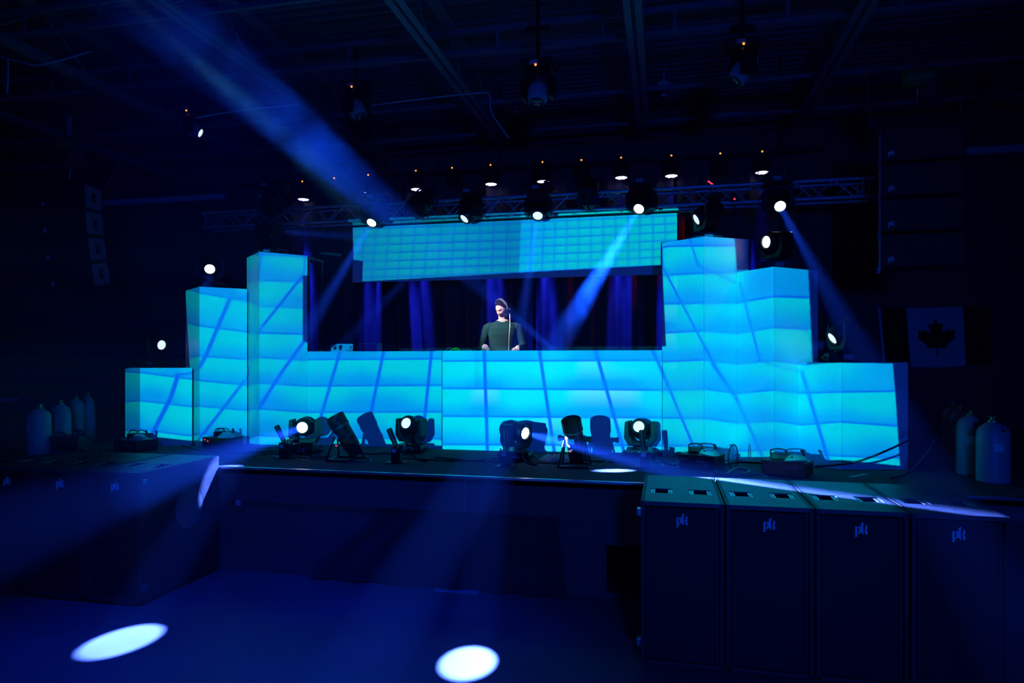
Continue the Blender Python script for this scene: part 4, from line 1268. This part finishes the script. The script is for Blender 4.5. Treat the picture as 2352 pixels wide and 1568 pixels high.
def cylinder(p, h, r, label, group):
    t = thing('gas_cylinder', label, 'gas cylinder', p, (0, 0, random.uniform(0, 6)), group)
    MB().lathe([(r * .90, 0), (r, .012), (r, h * .70), (r * .96, h * .77), (r * .78, h * .835), (r * .48, h * .88), (r * .30, h * .90), (r * .28, h * .93)], 24).build('body', 'cylinder_paint', t, smooth=True)
    MB().lathe([(r * .34, h * .90), (r * .34, h * .925), (r * .20, h * .93), (r * .16, h * .965), (r * .22, h * .968), (r * .22, h * .985)], 14).build('valve', 'brass', t)
    MB().lathe([(r * .40, h * .985), (r * .44, h * .99), (r * .40, h)], 12).build('hand_wheel', 'chain_steel', t)
    MB().tube([(0, 0, h * .95), (r * .7, 0, h * .95)], .012, 8).build('outlet', 'brass', t)
    q = math.radians(random.uniform(-120, -60)) - t.rotation_euler.z
    lp = MB()
    n = 5
    vs, fs = [], []
    for j, z in ((0, h * .48), (1, h * .60)):
        for k in range(n):
            a = q - .28 + .56 * k / (n - 1)
            vs.append(((r + .0012) * math.cos(a), (r + .0012) * math.sin(a), z))
    fs = [(k, k + 1, n + k + 1, n + k) for k in range(n - 1)]
    lp.add(vs, fs)
    lp.build('paper_label', 'label_white', t)
    M_ = Matrix.Rotation(q + .35, 4, 'Z') @ Matrix.Translation((r * .90, 0, h * .795)) @ Matrix.Rotation(math.radians(-38), 4, 'Y')
    MB().prism([(0, -.018), (.022, 0), (0, .018), (-.022, 0)], -.001, .0025, 'yz', M=M_).build('hazard_diamond', 'dark_grey', t)
GL, GR = 'gas cylinders at the left end of the stage', 'gas cylinders at the right end of the stage'
def polar(px, D):
    u = (px - 1176) / PXF
    return Vector((D * (-SA + u * CA), D * (CA + u * SA), STZ))
for px, D, h, r, lb in ((90, 7.55, .560, .115, 'tall pale gas cylinder at the far left of the left group'),
                        (139, 8.0, .575, .108, 'pale gas cylinder second from the left, behind the fog machine'),
                        (174, 8.55, .605, .095, 'pale gas cylinder third from the left with a hose across it'),
                        (202, 8.8, .625, .085, 'slim pale gas cylinder at the right of the left group')):
    cylinder(polar(px, D), h, r, lb, GL)
for px, D, h, r, lb in ((2281, 5.85, .57, .125, 'large pale gas cylinder nearest the right wall and the subwoofers'),
                        (2231, 6.22, .60, .118, 'pale gas cylinder with a diamond mark, second from the right wall'),
                        (2205, 6.62, .61, .105, 'pale gas cylinder mostly hidden, third from the right wall'),
                        (2187, 6.98, .62, .10, 'pale gas cylinder at the left of the right group, below the flag')):
    cylinder(polar(px, D), h, r, lb, GR)


# ------------------------------------------------------------------ cables and hoses
def floor_cable(pts, label, r=.008, m='rubber_cable', name='cable', step=6, cat='cable', up=None):
    path = []
    for i, q in enumerate(pts):
        z = STZ + r + (q[2] if len(q) > 2 else 0)
        path.append(at_z(q[0], q[1], z))
    tag(MB().tube(curve_pts(path, step), r, 6).build(name, m, smooth=True), label, cat)
floor_cable([(420, 1022), (470, 1034), (540, 1040), (620, 1036), (655, 1030)], 'black cable along the feet of the left towers')
floor_cable([(600, 1043), (630, 1040), (660, 1042), (700, 1050), (760, 1047)], 'black cable round the leftmost floor moving head')
floor_cable([(712, 1044), (708, 1052), (730, 1054), (760, 1053), (745, 1047), (728, 1044), (712, 1046)], 'grey loop of cable between the first moving head and the left blower', .006, 'grey_hose')
floor_cable([(770, 1048), (764, 1055), (800, 1060), (845, 1059), (850, 1052), (820, 1048)], 'grey coil of cable under the left blower', .006, 'grey_hose')
floor_cable([(820, 1040), (860, 1042), (895, 1041), (940, 1052), (1000, 1056), (1060, 1058), (1110, 1055), (1150, 1050)], 'long black cable from the left jet to the centre jet')
floor_cable([(1000, 1050), (1080, 1057), (1140, 1060), (1200, 1059), (1260, 1063), (1330, 1058), (1420, 1060), (1470, 1052)], 'long black cable from the booth seam to the right jet')
floor_cable([(1110, 1062), (1135, 1050), (1148, 1036, .06), (1150, 1030, .11)], 'black cable arching up to the centre moving head', .007)
floor_cable([(1205, 1030, .10), (1225, 1045, .04), (1250, 1062), (1300, 1066)], 'black cable falling from the right side of the centre moving head', .007)
floor_cable([(1378, 1070), (1400, 1060), (1450, 1066), (1520, 1070), (1560, 1060), (1530, 1052)], 'grey cable loop before the right jet', .006, 'grey_hose')
floor_cable([(1502, 1060), (1540, 1058), (1566, 1066), (1550, 1074), (1522, 1072), (1524, 1065)], 'grey cable ring beside the right jet', .006, 'grey_hose')
floor_cable([(1500, 1058), (1535, 1046, .05), (1552, 1056), (1620, 1064)], 'black cable curling from the right jet to the haze machines', .006)
floor_cable([(1690, 1056), (1648, 1070), (1645, 1083), (1680, 1090), (1715, 1086), (1718, 1078), (1690, 1076), (1668, 1088)], 'wide grey hose ring between the two right haze machines', .010, 'grey_hose', 'hose', cat='hose')
floor_cable([(1760, 1064), (1720, 1061), (1690, 1061), (1655, 1068)], 'black hose from the right haze machine to the hose ring', .011, 'rubber_cable', 'hose', cat='hose')
floor_cable([(1640, 1090), (1700, 1092), (1740, 1088), (1765, 1095)], 'grey cable lying along the top edge of the right subwoofers', .006, 'grey_hose')
# the standing loop before the tall right tower
c0 = at_y(1684, 1027, 6.80)
c0.z = STZ + .122
lp = [(c0.x + .052 * math.cos(a), c0.y + .10 * math.cos(a), max(STZ + .006, c0.z + .116 * math.sin(a))) for a in [math.pi * 2 * k / 26 for k in range(26)]]
tag(MB().tube(lp, .006, 6, closed=True).build('cable_loop', 'rubber_cable', smooth=True), 'thin black cable loop standing upright before the tallest right tower', 'cable')
# hoses to the gas bottles
def air_hose(pts, label, r=.009):
    tag(MB().tube(curve_pts(pts, 8), r, 8).build('hose', 'rubber_cable', smooth=True), label, 'hose')
air_hose([at_y(1872, 1071, 6.52), at_y(1960, 1062, 6.52), at_y(2040, 1033, 6.5), at_y(2110, 998, 6.55), at_y(2165, 968, 6.7)], 'thick black hose rising from the haze machine toward the right gas cylinders')
air_hose([at_z(2046, 1098, STZ + .02), at_z(2090, 1083, STZ + .02), at_y(2130, 1040, 6.6), at_y(2160, 995, 6.7), at_y(2196, 972, 6.8)], 'second hose climbing from the stage floor to the right gas cylinders', .008)
air_hose([polar(122, 7.5) + Vector((0, 0, .50)), polar(125, 7.45) + Vector((0, 0, .42)), polar(124, 7.4) + Vector((0, 0, .25)), polar(122, 7.42) + Vector((0, 0, .21))], 'black hose hanging between the first two left gas cylinders', .008)
air_hose([polar(158, 8.3) + Vector((0, 0, .52)), polar(165, 8.0) + Vector((0, 0, .42)), polar(174, 7.7) + Vector((0, 0, .27)), polar(182, 7.55) + Vector((0, 0, .22)), polar(210, 7.5) + Vector((0, 0, .17)), polar(240, 7.5) + Vector((0, 0, .02)), polar(275, 7.5) + Vector((0, 0, .012))], 'black hose crossing the left gas cylinders and running to the haze machine', .009)

# crumpled white cloth on the stage
p = at_z(1278, 1056, STZ)
vs, fs = [], []
nx, ny = 18, 10
for j in range(ny + 1):
    for i in range(nx + 1):
        u, v = i / nx * 2 - 1, j / ny * 2 - 1
        e = max(0, 1 - u ** 4) * max(0, 1 - v ** 4)
        vs.append((u * .17 + .012 * math.sin(7 * v), v * .085 + .01 * math.sin(6 * u), .004 + e * (.042 + .014 * math.sin(9 * u + 4 * v) + .010 * math.sin(17 * u - 5 * v))))
k0 = len(vs)
for j in range(ny + 1):
    for i in range(nx + 1):
        x, y_, z = vs[j * (nx + 1) + i]
        vs.append((x, y_, 0.001))
w = nx + 1
for j in range(ny):
    for i in range(nx):
        a = j * w + i
        fs.append((a, a + 1, a + w + 1, a + w)); fs.append((k0 + a, k0 + a + w, k0 + a + w + 1, k0 + a + 1))
ring_ = [i for i in range(w)] + [j * w + nx for j in range(1, ny + 1)] + [ny * w + i for i in range(nx - 1, -1, -1)] + [j * w for j in range(ny - 1, 0, -1)]
for a, b in zip(ring_, ring_[1:] + ring_[:1]):
    fs.append((a, k0 + a, k0 + b, b))
tag(MB().add(vs, fs).build('crumpled_cloth', 'label_grey', smooth=True, loc=p), 'crumpled pale cloth on the stage left of the right blower', 'cloth')
# white tape strips and a floor plate
p = at_z(1968, 1092, STZ)
tag(MB().prism([(-.10, -.10), (-.06, -.11), (.13, .10), (.09, .11)], .0008, .003, 'xy').build('tape_strip', 'label_grey', loc=p), 'pale tape strip on the stage floor below the right tower', 'tape')
p = at_z(1050, 1357, 0)
tag(MB().box((0, 0, .004), (.40, .10, .008)).build('floor_plate', 'label_grey', loc=p), 'flat pale plate on the dance floor at the foot of the stage', 'plate')

# ------------------------------------------------------------------ behind the booth
t = thing('dj_table', 'black table behind the booth fronts that carries the mixer and the laptop', 'table', (-2.2, 7.97, STZ))
MB().box((0, 0, 1.045), (3.9, .50, .03)).build('tabletop', 'black_metal', t, bevel=.004)
for a in (-1.85, 0, 1.85):
    for b in (-.20, .20):
        MB().box((a, b, .515), (.05, .05, 1.03)).build('leg', 'black_metal', t)
TTZ = STZ + 1.06
DJX, DJY = -2.005, 8.38
t = thing('dj_mixer', 'low black mixing desk under the performer\'s hands', 'mixer', (DJX + .02, 8.0, TTZ))
MB().box((0, 0, .036), (.66, .36, .066), taper=(.98, .98)).build('case', 'black_plastic', t, bevel=.005)
for k in range(4):
    MB().box((-.15 + .1 * k, -.06, .072), (.012, .022, .010)).build('fader', 'label_grey', t)
for s in (-1, 1):
    MB().lathe([(.085, .069), (.083, .080), (.02, .082)], 24, M=Matrix.Translation((s * .23, .02, 0))).build('jog_wheel', 'dark_grey', t)

lx = at_y(784, 800, 7.98)
t = thing('laptop', 'open silver laptop with dark stickers on its lid, on the booth at left', 'laptop', (lx.x, 7.98, TTZ))
MB().box((0, .13, .009), (.33, .23, .018)).build('keyboard_half', 'label_grey', t, bevel=.004)
LM_ = Matrix.Translation((0, 0, .016)) @ Matrix.Rotation(math.radians(-8), 4, 'X')
LW, LH = .30, .165
lid = MB().box((0, 0, LH / 2), (LW, .008, LH), M=LM_).build('lid', 'set_edge', t, bevel=.003)
def lidprism(pts, name, m='void_black'):
    return MB().prism([(x, z) for x, z in pts], -.0052, -.0038, M=LM_).build(name, m, t)
def shield(cx, cz, s):
    return [(cx + s * a, cz + s * b) for a, b in ((-.5, .45), (-.3, .75), (.3, .75), (.5, .45), (.5, .1), (.3, -.35), (0, -.75), (-.3, -.35), (-.5, .1))]
def skull(cx, cz, s):
    return [(cx + s * a, cz + s * b) for a, b in ((-.45, .3), (-.3, .42), (.3, .42), (.45, .3), (.5, 0), (.35, -.4), (.12, -.5), (.0, -.68), (-.12, -.5), (-.35, -.4), (-.5, 0))]
lidprism(skull(-.093, .112, .045), 'sticker')
lidprism([(-.120, .140), (-.066, .140), (-.066, .146), (-.120, .146)], 'sticker', 'dark_grey')
lidprism(shield(-.018, .112, .050), 'sticker')
for s in (-1, 1):
    a, b = (.128, .142), (.128, .100)
    c = .016
    pts = [(.118 - s * .016, .140), (.126 - s * .016, .140), (.126 + s * .016, .095), (.118 + s * .016, .095)]
    lidprism(pts, 'lettering')
font_mesh('lettering', 'GARRN', .026, 'void_black', t, LM_ @ Vector((.108, -.0052, .078)), (math.radians(82), 0, 0))

# little tangle of cables on the table
def table_cable(pts, m, label, r=.005):
    tag(MB().tube(curve_pts([at_y(a, b, c) for a, b, c in pts], 8), r, 6).build('cable', m, smooth=True), label, 'cable')
table_cable([(1031, 809, 7.9), (1036, 804, 7.9), (1042, 800, 7.92), (1049, 799, 7.95), (1056, 804, 7.95), (1060, 809, 7.95)], 'yellow_cable', 'outer yellow cable loop on the booth by the seam')
table_cable([(1034, 809, 7.93), (1038, 803, 7.93), (1044, 802, 7.96), (1050, 805, 7.98), (1054, 809, 7.98)], 'yellow_cable', 'inner yellow cable loop on the booth by the seam')
table_cable([(1022, 809, 8.0), (1026, 801, 8.0), (1032, 798.5, 8.0), (1038, 800.5, 8.0), (1043, 808, 8.0)], 'grey_hose', 'blue grey cable loop left of the yellow loops', .004)
table_cable([(1060, 805, 8.02), (1068, 803, 8.02), (1078, 802.5, 8.02), (1086, 806, 8.02), (1090, 809, 8.02)], 'grey_hose', 'flat grey cable bow right of the yellow loops', .004)

# ------------------------------------------------------------------ the performer
def capsule(mb, path, rad, n=14):
    P = [Vector(p) for p in path]
    d0 = (P[0] - P[1]).normalized(); d1 = (P[-1] - P[-2]).normalized()
    pp = [P[0] + d0 * rad[0] * .9, P[0] + d0 * rad[0] * .55] + P + [P[-1] + d1 * rad[-1] * .55, P[-1] + d1 * rad[-1] * .9]
    rr = [rad[0] * .35, rad[0] * .82] + list(rad) + [rad[-1] * .82, rad[-1] * .35]
    mb.tube(pp, rr, n)

HEADM = Matrix.Translation((.0, -.075, 1.672)) @ Matrix.Rotation(math.radians(-38), 4, 'Z') @ Matrix.Rotation(math.radians(24), 4, 'X')

def head_point(n, grow=1.0):
    """unit direction (face looks along -y) to a point on the head"""
    x, y, z = n
    g = lambda a, s: math.exp(-(a / s) ** 2)
    px, py, pz = x * .076, y * .096, z * .118
    if z < 0:
        k = (-z) ** 1.4
        px *= 1 - .30 * k
        py *= 1 - .16 * k if y < 0 else 1 - .34 * k
    if y > 0:
        py *= 1.02
        pz *= 1 + .03 * y
    if y < 0:
        f = -y
        px *= 1 - .06 * f
        py *= 1 - .07 * f * f * (1 - abs(z))
        X, Z = px, pz
        # brow, eye sockets, nose, lips, chin
        py -= .006 * g(Z - .020, .010) * g(X, .05) * f
        for s in (-1, 1):
            py += .011 * g(X - s * .031, .015) * g(Z - .002, .010) * f
            py -= .004 * g(X - s * .036, .016) * g(Z + .030, .016) * f
            py += .004 * g(X - s * .040, .014) * g(Z + .062, .018) * f
        nz = min(1, max(0, (.012 - Z) / .045))
        py -= (.004 + .020 * nz) * g(X, .009 + .006 * nz) * (1 if -.040 < Z < .016 else g(Z - (.016 if Z > 0 else -.040), .006)) * f
        py -= .007 * g(X, .022) * g(Z + .063, .006) * f
        py -= .006 * g(X, .018) * g(Z + .076, .006) * f
        py += .005 * g(X, .022) * g(Z + .0695, .003) * f
        py += .004 * g(X, .02) * g(Z + .087, .006) * f
        py -= .012 * g(X, .022) * g(Z + .105, .014) * f
    return Vector((px * grow, py * grow, pz * grow))

def build_person():
    body = MB()
    # torso, lofted from ellipses (centre y, half width, half depth, height)
    prof = [(.90, .150, .105, .01), (.96, .168, .118, .0), (1.03, .165, .112, .0), (1.10, .158, .105, -.005), (1.18, .160, .108, -.012),
            (1.27, .176, .118, -.020), (1.36, .192, .124, -.030), (1.43, .192, .112, -.038), (1.48, .160, .088, -.042), (1.515, .098, .068, -.046), (1.54, .064, .060, -.050)]
    n = 32
    vs, fs = [], []
    for z, a, b, cy_ in prof:
        for k in range(n):
            w = 2 * math.pi * k / n
            c, s = math.cos(w), math.sin(w)
            vs.append((a * math.copysign(abs(c) ** .85, c), cy_ + b * math.copysign(abs(s) ** .9, s), z))
    m = len(prof)
    for i in range(m - 1):
        for k in range(n):
            fs.append((i * n + k, i * n + (k + 1) % n, (i + 1) * n + (k + 1) % n, (i + 1) * n + k))
    fs += [tuple(range(n))[::-1], tuple(range((m - 1) * n, m * n))]
    body.add(vs, fs)
    capsule(body, [(0, -.045, 1.47), (-.002, -.055, 1.55), (-.008, -.065, 1.63)], [.060, .051, .050])
    for s in (-1, 1):
        sh, el, wr = Vector((s * .192, -.035, 1.430)), Vector((s * .262, -.045, 1.205)), Vector((s * .198, -.270, 1.185))
        capsule(body, [(s * .10, -.04, 1.44), (s * .165, -.04, 1.438), tuple(sh)], [.066, .070, .064])
        capsule(body, [tuple(sh), tuple(sh.lerp(el, .35)), tuple(sh.lerp(el, .75)), tuple(el)], [.064, .058, .050, .047])
        capsule(body, [tuple(el), tuple(el.lerp(wr, .3)), tuple(el.lerp(wr, .75)), tuple(wr)], [.047, .047, .036, .029])
        # leg and shoe
        capsule(body, [(s * .085, .0, .93), (s * .095, -.01, .72), (s * .10, -.01, .50), (s * .105, .015, .30), (s * .11, .02, .09)], [.088, .082, .062, .056, .045])
        capsule(body, [(s * .11, .04, .050), (s * .118, -.06, .048), (s * .125, -.14, .040)], [.046, .046, .036])
        # hand: palm, four fingers, thumb
        f = (wr - el).normalized()
        fwd = Vector((-s * .10, -1, -.25)).normalized()
        side = Vector((-s, .10, 0)).normalized()
        pc = wr + fwd * .055
        capsule(body, [tuple(wr), tuple(wr + fwd * .03)], [.027, .026])
        for q in (-.024, -.008, .008, .024):
            capsule(body, [tuple(wr + fwd * .02 + side * q * .7), tuple(pc + side * q), tuple(pc + fwd * .035 + side * q)], [.014, .0145, .0125], 10)
        for q, ln in ((-.029, .052), (-.0098, .068), (.0098, .072), (.029, .064)):
            b0 = pc + fwd * .035 + side * q
            k1 = b0 + fwd * ln * .5 + Vector((0, 0, .004)) + side * q * .25
            k2 = k1 + (fwd + Vector((0, 0, -.75))).normalized() * ln * .32
            k3 = k2 + (fwd * .5 + Vector((0, 0, -1.0))).normalized() * ln * .25
            capsule(body, [tuple(b0), tuple(k1), tuple(k2), tuple(k3)], [.0105, .0095, .0085, .0075], 10)
        t0 = wr + fwd * .025 + side * .024
        t1 = t0 + (side * .8 + fwd * .6 + Vector((0, 0, -.25))).normalized() * .034
        t2 = t1 + (side * .25 + fwd + Vector((0, 0, -.35))).normalized() * .030
        capsule(body, [tuple(t0), tuple(t1), tuple(t2)], [.0135, .0115, .0090], 10)
    # head
    nu, nv = 56, 44
    hv, hf = [], []
    for i in range(nv + 1):
        th = math.pi * i / nv
        for k in range(nu):
            w = 2 * math.pi * k / nu
            hv.append(head_point((math.sin(th) * math.cos(w), math.sin(th) * math.sin(w), -math.cos(th))))
    for i in range(nv):
        for k in range(nu):
            hf.append((i * nu + k, i * nu + (k + 1) % nu, (i + 1) * nu + (k + 1) % nu, (i + 1) * nu + k))
    body.add(hv, hf, HEADM)
    for s in (-1, 1):
        body.ball((s * .076, .012, -.008), (.010, .018, .031), 12, 8, HEADM)
    me = body.mesh('person', 'knit')
    tmp = bpy.data.objects.new('person_base', me)
    COL.objects.link(tmp)
    rm = tmp.modifiers.new('merge', 'REMESH')
    rm.mode = 'VOXEL'; rm.voxel_size = .0042; rm.adaptivity = 0
    sm = tmp.modifiers.new('smooth', 'SMOOTH'); sm.factor = .5; sm.iterations = 2
    dg = bpy.context.evaluated_depsgraph_get()
    out = bpy.data.meshes.new_from_object(tmp.evaluated_get(dg))
    bpy.data.objects.remove(tmp)
    out.name = 'person'
    out.materials.clear()
    for k in ('knit', 'skin', 'denim', 'shoe_leather', 'hair', 'lips'):
        out.materials.append(MATS[k])
    inv = HEADM.inverted()
    co = np.zeros(len(out.polygons) * 3, np.float32)
    out.polygons.foreach_get('center', co)
    co = co.reshape(-1, 3)
    x, y, z = co[:, 0], co[:, 1], co[:, 2]
    idx = np.zeros(len(co), np.int32)
    idx[z < .97] = 2
    idx[(z < .97) & (np.abs(x) > .165)] = 0
    idx[z < .075] = 3
    hands = (y < -.262 - .0 * x) & (z < 1.25) & (z > 1.0)
    idx[hands] = 1
    idx[z > 1.535 - .10 * np.maximum(0, -(y + .05)) * 2] = 1
    A = np.array([[inv[i][j] for j in range(4)] for i in range(3)], np.float32)
    h = co @ A[:, :3].T + A[:, 3]
    hd = (z > 1.54) & (np.abs(h[:, 2]) < .14)
    idx[hd] = 1
    face = hd & (h[:, 1] < -.03)
    for s in (-1, 1):
        ex = h[:, 0] - s * .033
        idx[face & (np.abs(ex) < .021) & (np.abs(h[:, 2] - (.021 - 4 * ex * ex + .02 * s * ex)) < .0024)] = 4      # eyebrows
        idx[face & (np.abs(ex + .0) < .014) & (np.abs(h[:, 2] - (-.004 + 9 * ex * ex)) < .0019)] = 4           # lowered lashes
    idx[face & (np.abs(h[:, 0]) < .022) & (np.abs(h[:, 2] + .0695) < .0065 - .18 * np.abs(h[:, 0]))] = 5
    out.polygons.foreach_set('material_index', idx)
    out.polygons.foreach_set('use_smooth', np.ones(len(co), bool))
    out.update()
    p = bpy.data.objects.new('person', out)
    COL.objects.link(p)
    p.location = (DJX, DJY, STZ)
    p.rotation_euler = (0, 0, math.radians(9))
    tag(p, 'man in a dark long-sleeved top and headphones looking down at the mixer behind the booth', 'person')
    # short hair
    hv, hf, keep = [], [], {}
    g = MB()
    nu, nv = 56, 44
    for i in range(nv + 1):
        th = math.pi * i / nv
        for k in range(nu):
            w = 2 * math.pi * k / nu
            d = (math.sin(th) * math.cos(w), math.sin(th) * math.sin(w), -math.cos(th))
            q = head_point(d)
            front = max(0, -d[1])
            line = -.22 + .90 * min(1, front * 1.25) ** 1.1 - .05 * math.exp(-(d[0] / .25) ** 2) * front     # hairline height
            up = d[2] - line
            gr = min(1, max(0, up / .10))
            thick = (.003 + .007 * max(0, d[2])) * gr
            nrm = Vector(d)
            hv.append(q + nrm * (thick - .0035 * (1 - gr) - .001))
    for i in range(nv):
        for k in range(nu):
            hf.append((i * nu + k, i * nu + (k + 1) % nu, (i + 1) * nu + (k + 1) % nu, (i + 1) * nu + k))
    g.add(hv, hf, HEADM)
    g.build('hair', 'hair', p, smooth=True)
    # pale band of the undershirt at the neck and a wrist band
    ring_ = []
    for k in range(28):
        a = 2 * math.pi * k / 28
        ring_.append((.066 * math.cos(a), -.053 + .063 * math.sin(a), 1.532 - .020 * max(0, -math.sin(a))))
    MB().tube(ring_, .005, 6, closed=True).build('shirt_collar', 'label_white', p, smooth=True)
    wr = Vector((-.198, -.262, 1.186)); ax = Vector((.064, -.225, -.02)).normalized()
    aa = ax.orthogonal().normalized(); bb = ax.cross(aa)
    MB().tube([wr + aa * .032 * math.cos(2 * math.pi * k / 20) + bb * .032 * math.sin(2 * math.pi * k / 20) for k in range(20)], .010, 8, closed=True).build('wrist_band', 'label_white', p, smooth=True)
    # headphones, worn over the head
    hp = thing('headphones', 'silver headband headphones with black cups worn by the man', 'headphones', p.location, p.rotation_euler)
    arc = []
    for k in range(25):
        a = math.radians(8 + 164 * k / 24)
        arc.append(HEADM @ Vector((.094 * math.cos(a), .012 - .020 * math.sin(a), -.010 + .147 * math.sin(a))))
    band = MB()
    nrm = (HEADM.to_3x3() @ Vector((0, 1, 0)))
    P = arc
    vs, fs = [], []
    for i, q in enumerate(P):
        t_ = (P[min(i + 1, 24)] - P[max(i - 1, 0)]).normalized()
        o_ = nrm.cross(t_).normalized()
        for a, b in ((-.017, -.004), (.017, -.004), (.017, .004), (-.017, .004)):
            vs.append(q + nrm * a + o_ * b)
    for i in range(24):
        for k in range(4):
            fs.append((i * 4 + k, i * 4 + (k + 1) % 4, (i + 1) * 4 + (k + 1) % 4, (i + 1) * 4 + k))
    fs += [(3, 2, 1, 0), (96, 97, 98, 99)]
    band.add(vs, fs).build('headband', 'headphone_silver', hp, bevel=.002)
    for s in (-1, 1):
        M_ = HEADM @ Matrix.Translation((s * .082, .012, -.012)) @ Matrix.Rotation(s * math.pi / 2, 4, 'Y')
        c = MB().lathe([(.030, -.004), (.040, .0), (.042, .012), (.036, .026), (.020, .031)], 20, M=M_).build('ear_cup', 'black_plastic', hp, smooth=True)
        MB().lathe([(.016, .0305), (.015, .034)], 14, M=M_).build('cap', 'headphone_silver', c)
        MB().tube([HEADM @ Vector((s * .104, .012, .000)), HEADM @ Vector((s * .098, .008, .035)), HEADM @ Vector((s * .094, .008, .055))], .006, 6).build('hinge', 'black_metal', hp)
    MB().tube(curve_pts([HEADM @ Vector((.088, .012, -.055)), (.095, -.13, 1.53), (.098, -.172, 1.45), (.092, -.185, 1.34), (.085, -.17, 1.22), (.082, -.15, 1.10)], 6), .0035, 6).build('cord', 'headphone_silver', hp, smooth=True)

build_person()

# ------------------------------------------------------------------ haze in the hall
def haze_slab(y0, y1, density, label):
    hz = MB().box(((WX0 + WX1) / 2, (y0 + y1) / 2, CEIL / 2), (WX1 - WX0 - .04, y1 - y0 - .002, CEIL - .04)).build('haze', 'void_black')
    hm = bpy.data.materials.new('haze')
    hm.use_nodes = True
    nt = hm.node_tree
    nt.nodes.clear()
    ov = nt.nodes.new('ShaderNodeOutputMaterial')
    vsn = nt.nodes.new('ShaderNodeVolumeScatter')
    vsn.inputs['Color'].default_value = (.10, .38, 1, 1)
    vsn.inputs['Density'].default_value = density
    vsn.inputs['Anisotropy'].default_value = .25
    nt.links.new(vsn.outputs[0], ov.inputs['Volume'])
    hz.data.materials.clear()
    hz.data.materials.append(hm)
    tag(hz, label, 'haze', kind='stuff')

haze_slab(3.2, WY1 - .02, HAZE, 'stage haze that shows the light beams above the stage')
haze_slab(WY0 + .02, 3.2, HAZE_HALL, 'thin haze over the dance floor')


def smoke(loc, scale, density, seed, label, rot=(0, 0, 0), nscale=1.0):
    o = MB().ball((0, 0, 0), 1.0, 20, 12).build('smoke', 'void_black')
    o.location = loc; o.scale = scale; o.rotation_euler = rot
    m = bpy.data.materials.new('smoke')
    m.use_nodes = True
    nt = m.node_tree
    nt.nodes.clear()
    N, L = nt.nodes, nt.links
    ov = N.new('ShaderNodeOutputMaterial')
    v = N.new('ShaderNodeVolumeScatter')
    v.inputs['Color'].default_value = (.04, .36, 1, 1)
    v.inputs['Anisotropy'].default_value = .25
    tc = N.new('ShaderNodeTexCoord')
    ge = N.new('ShaderNodeNewGeometry')
    ln = N.new('ShaderNodeVectorMath'); ln.operation = 'LENGTH'
    L.new(tc.outputs['Object'], ln.inputs[0])
    fall = N.new('ShaderNodeMapRange'); fall.interpolation_type = 'SMOOTHSTEP'
    fall.inputs[1].default_value = .25; fall.inputs[2].default_value = .98
    fall.inputs[3].default_value = 1; fall.inputs[4].default_value = 0
    L.new(ln.outputs['Value'], fall.inputs[0])
    off = N.new('ShaderNodeVectorMath'); off.operation = 'ADD'; off.inputs[1].default_value = (seed * 3.7, seed, -seed)
    L.new(ge.outputs['Position'], off.inputs[0])
    nz = N.new('ShaderNodeTexNoise'); nz.inputs['Scale'].default_value = nscale; nz.inputs['Detail'].default_value = 3; nz.inputs['Distortion'].default_value = .9
    L.new(off.outputs[0], nz.inputs['Vector'])
    sh = N.new('ShaderNodeMapRange'); sh.inputs[1].default_value = .38; sh.inputs[2].default_value = .62
    sh.inputs[3].default_value = .06; sh.inputs[4].default_value = 1.0
    L.new(nz.outputs[0], sh.inputs[0])
    mu = N.new('ShaderNodeMath'); mu.operation = 'MULTIPLY'
    L.new(fall.outputs[0], mu.inputs[0]); L.new(sh.outputs[0], mu.inputs[1])
    m2 = N.new('ShaderNodeMath'); m2.operation = 'MULTIPLY'; m2.inputs[1].default_value = density
    L.new(mu.outputs[0], m2.inputs[0]); L.new(m2.outputs[0], v.inputs['Density'])
    L.new(v.outputs[0], ov.inputs['Volume'])
    o.data.materials.clear(); o.data.materials.append(m)
    tag(o, label, 'smoke', kind='stuff')

smoke((-3.25, 5.7, 4.15), (2.2, 2.1, 1.25), .085, 2.0, 'drifting smoke under the roof that the big blue beam lights up', (0, 0, .7), 1.5)
smoke((-.72, 6.95, 2.85), (.75, 1.2, 1.05), .060, 5.0, 'drifting smoke above the stage lit by the lavender beam', (0, 0, 0), 2.2)
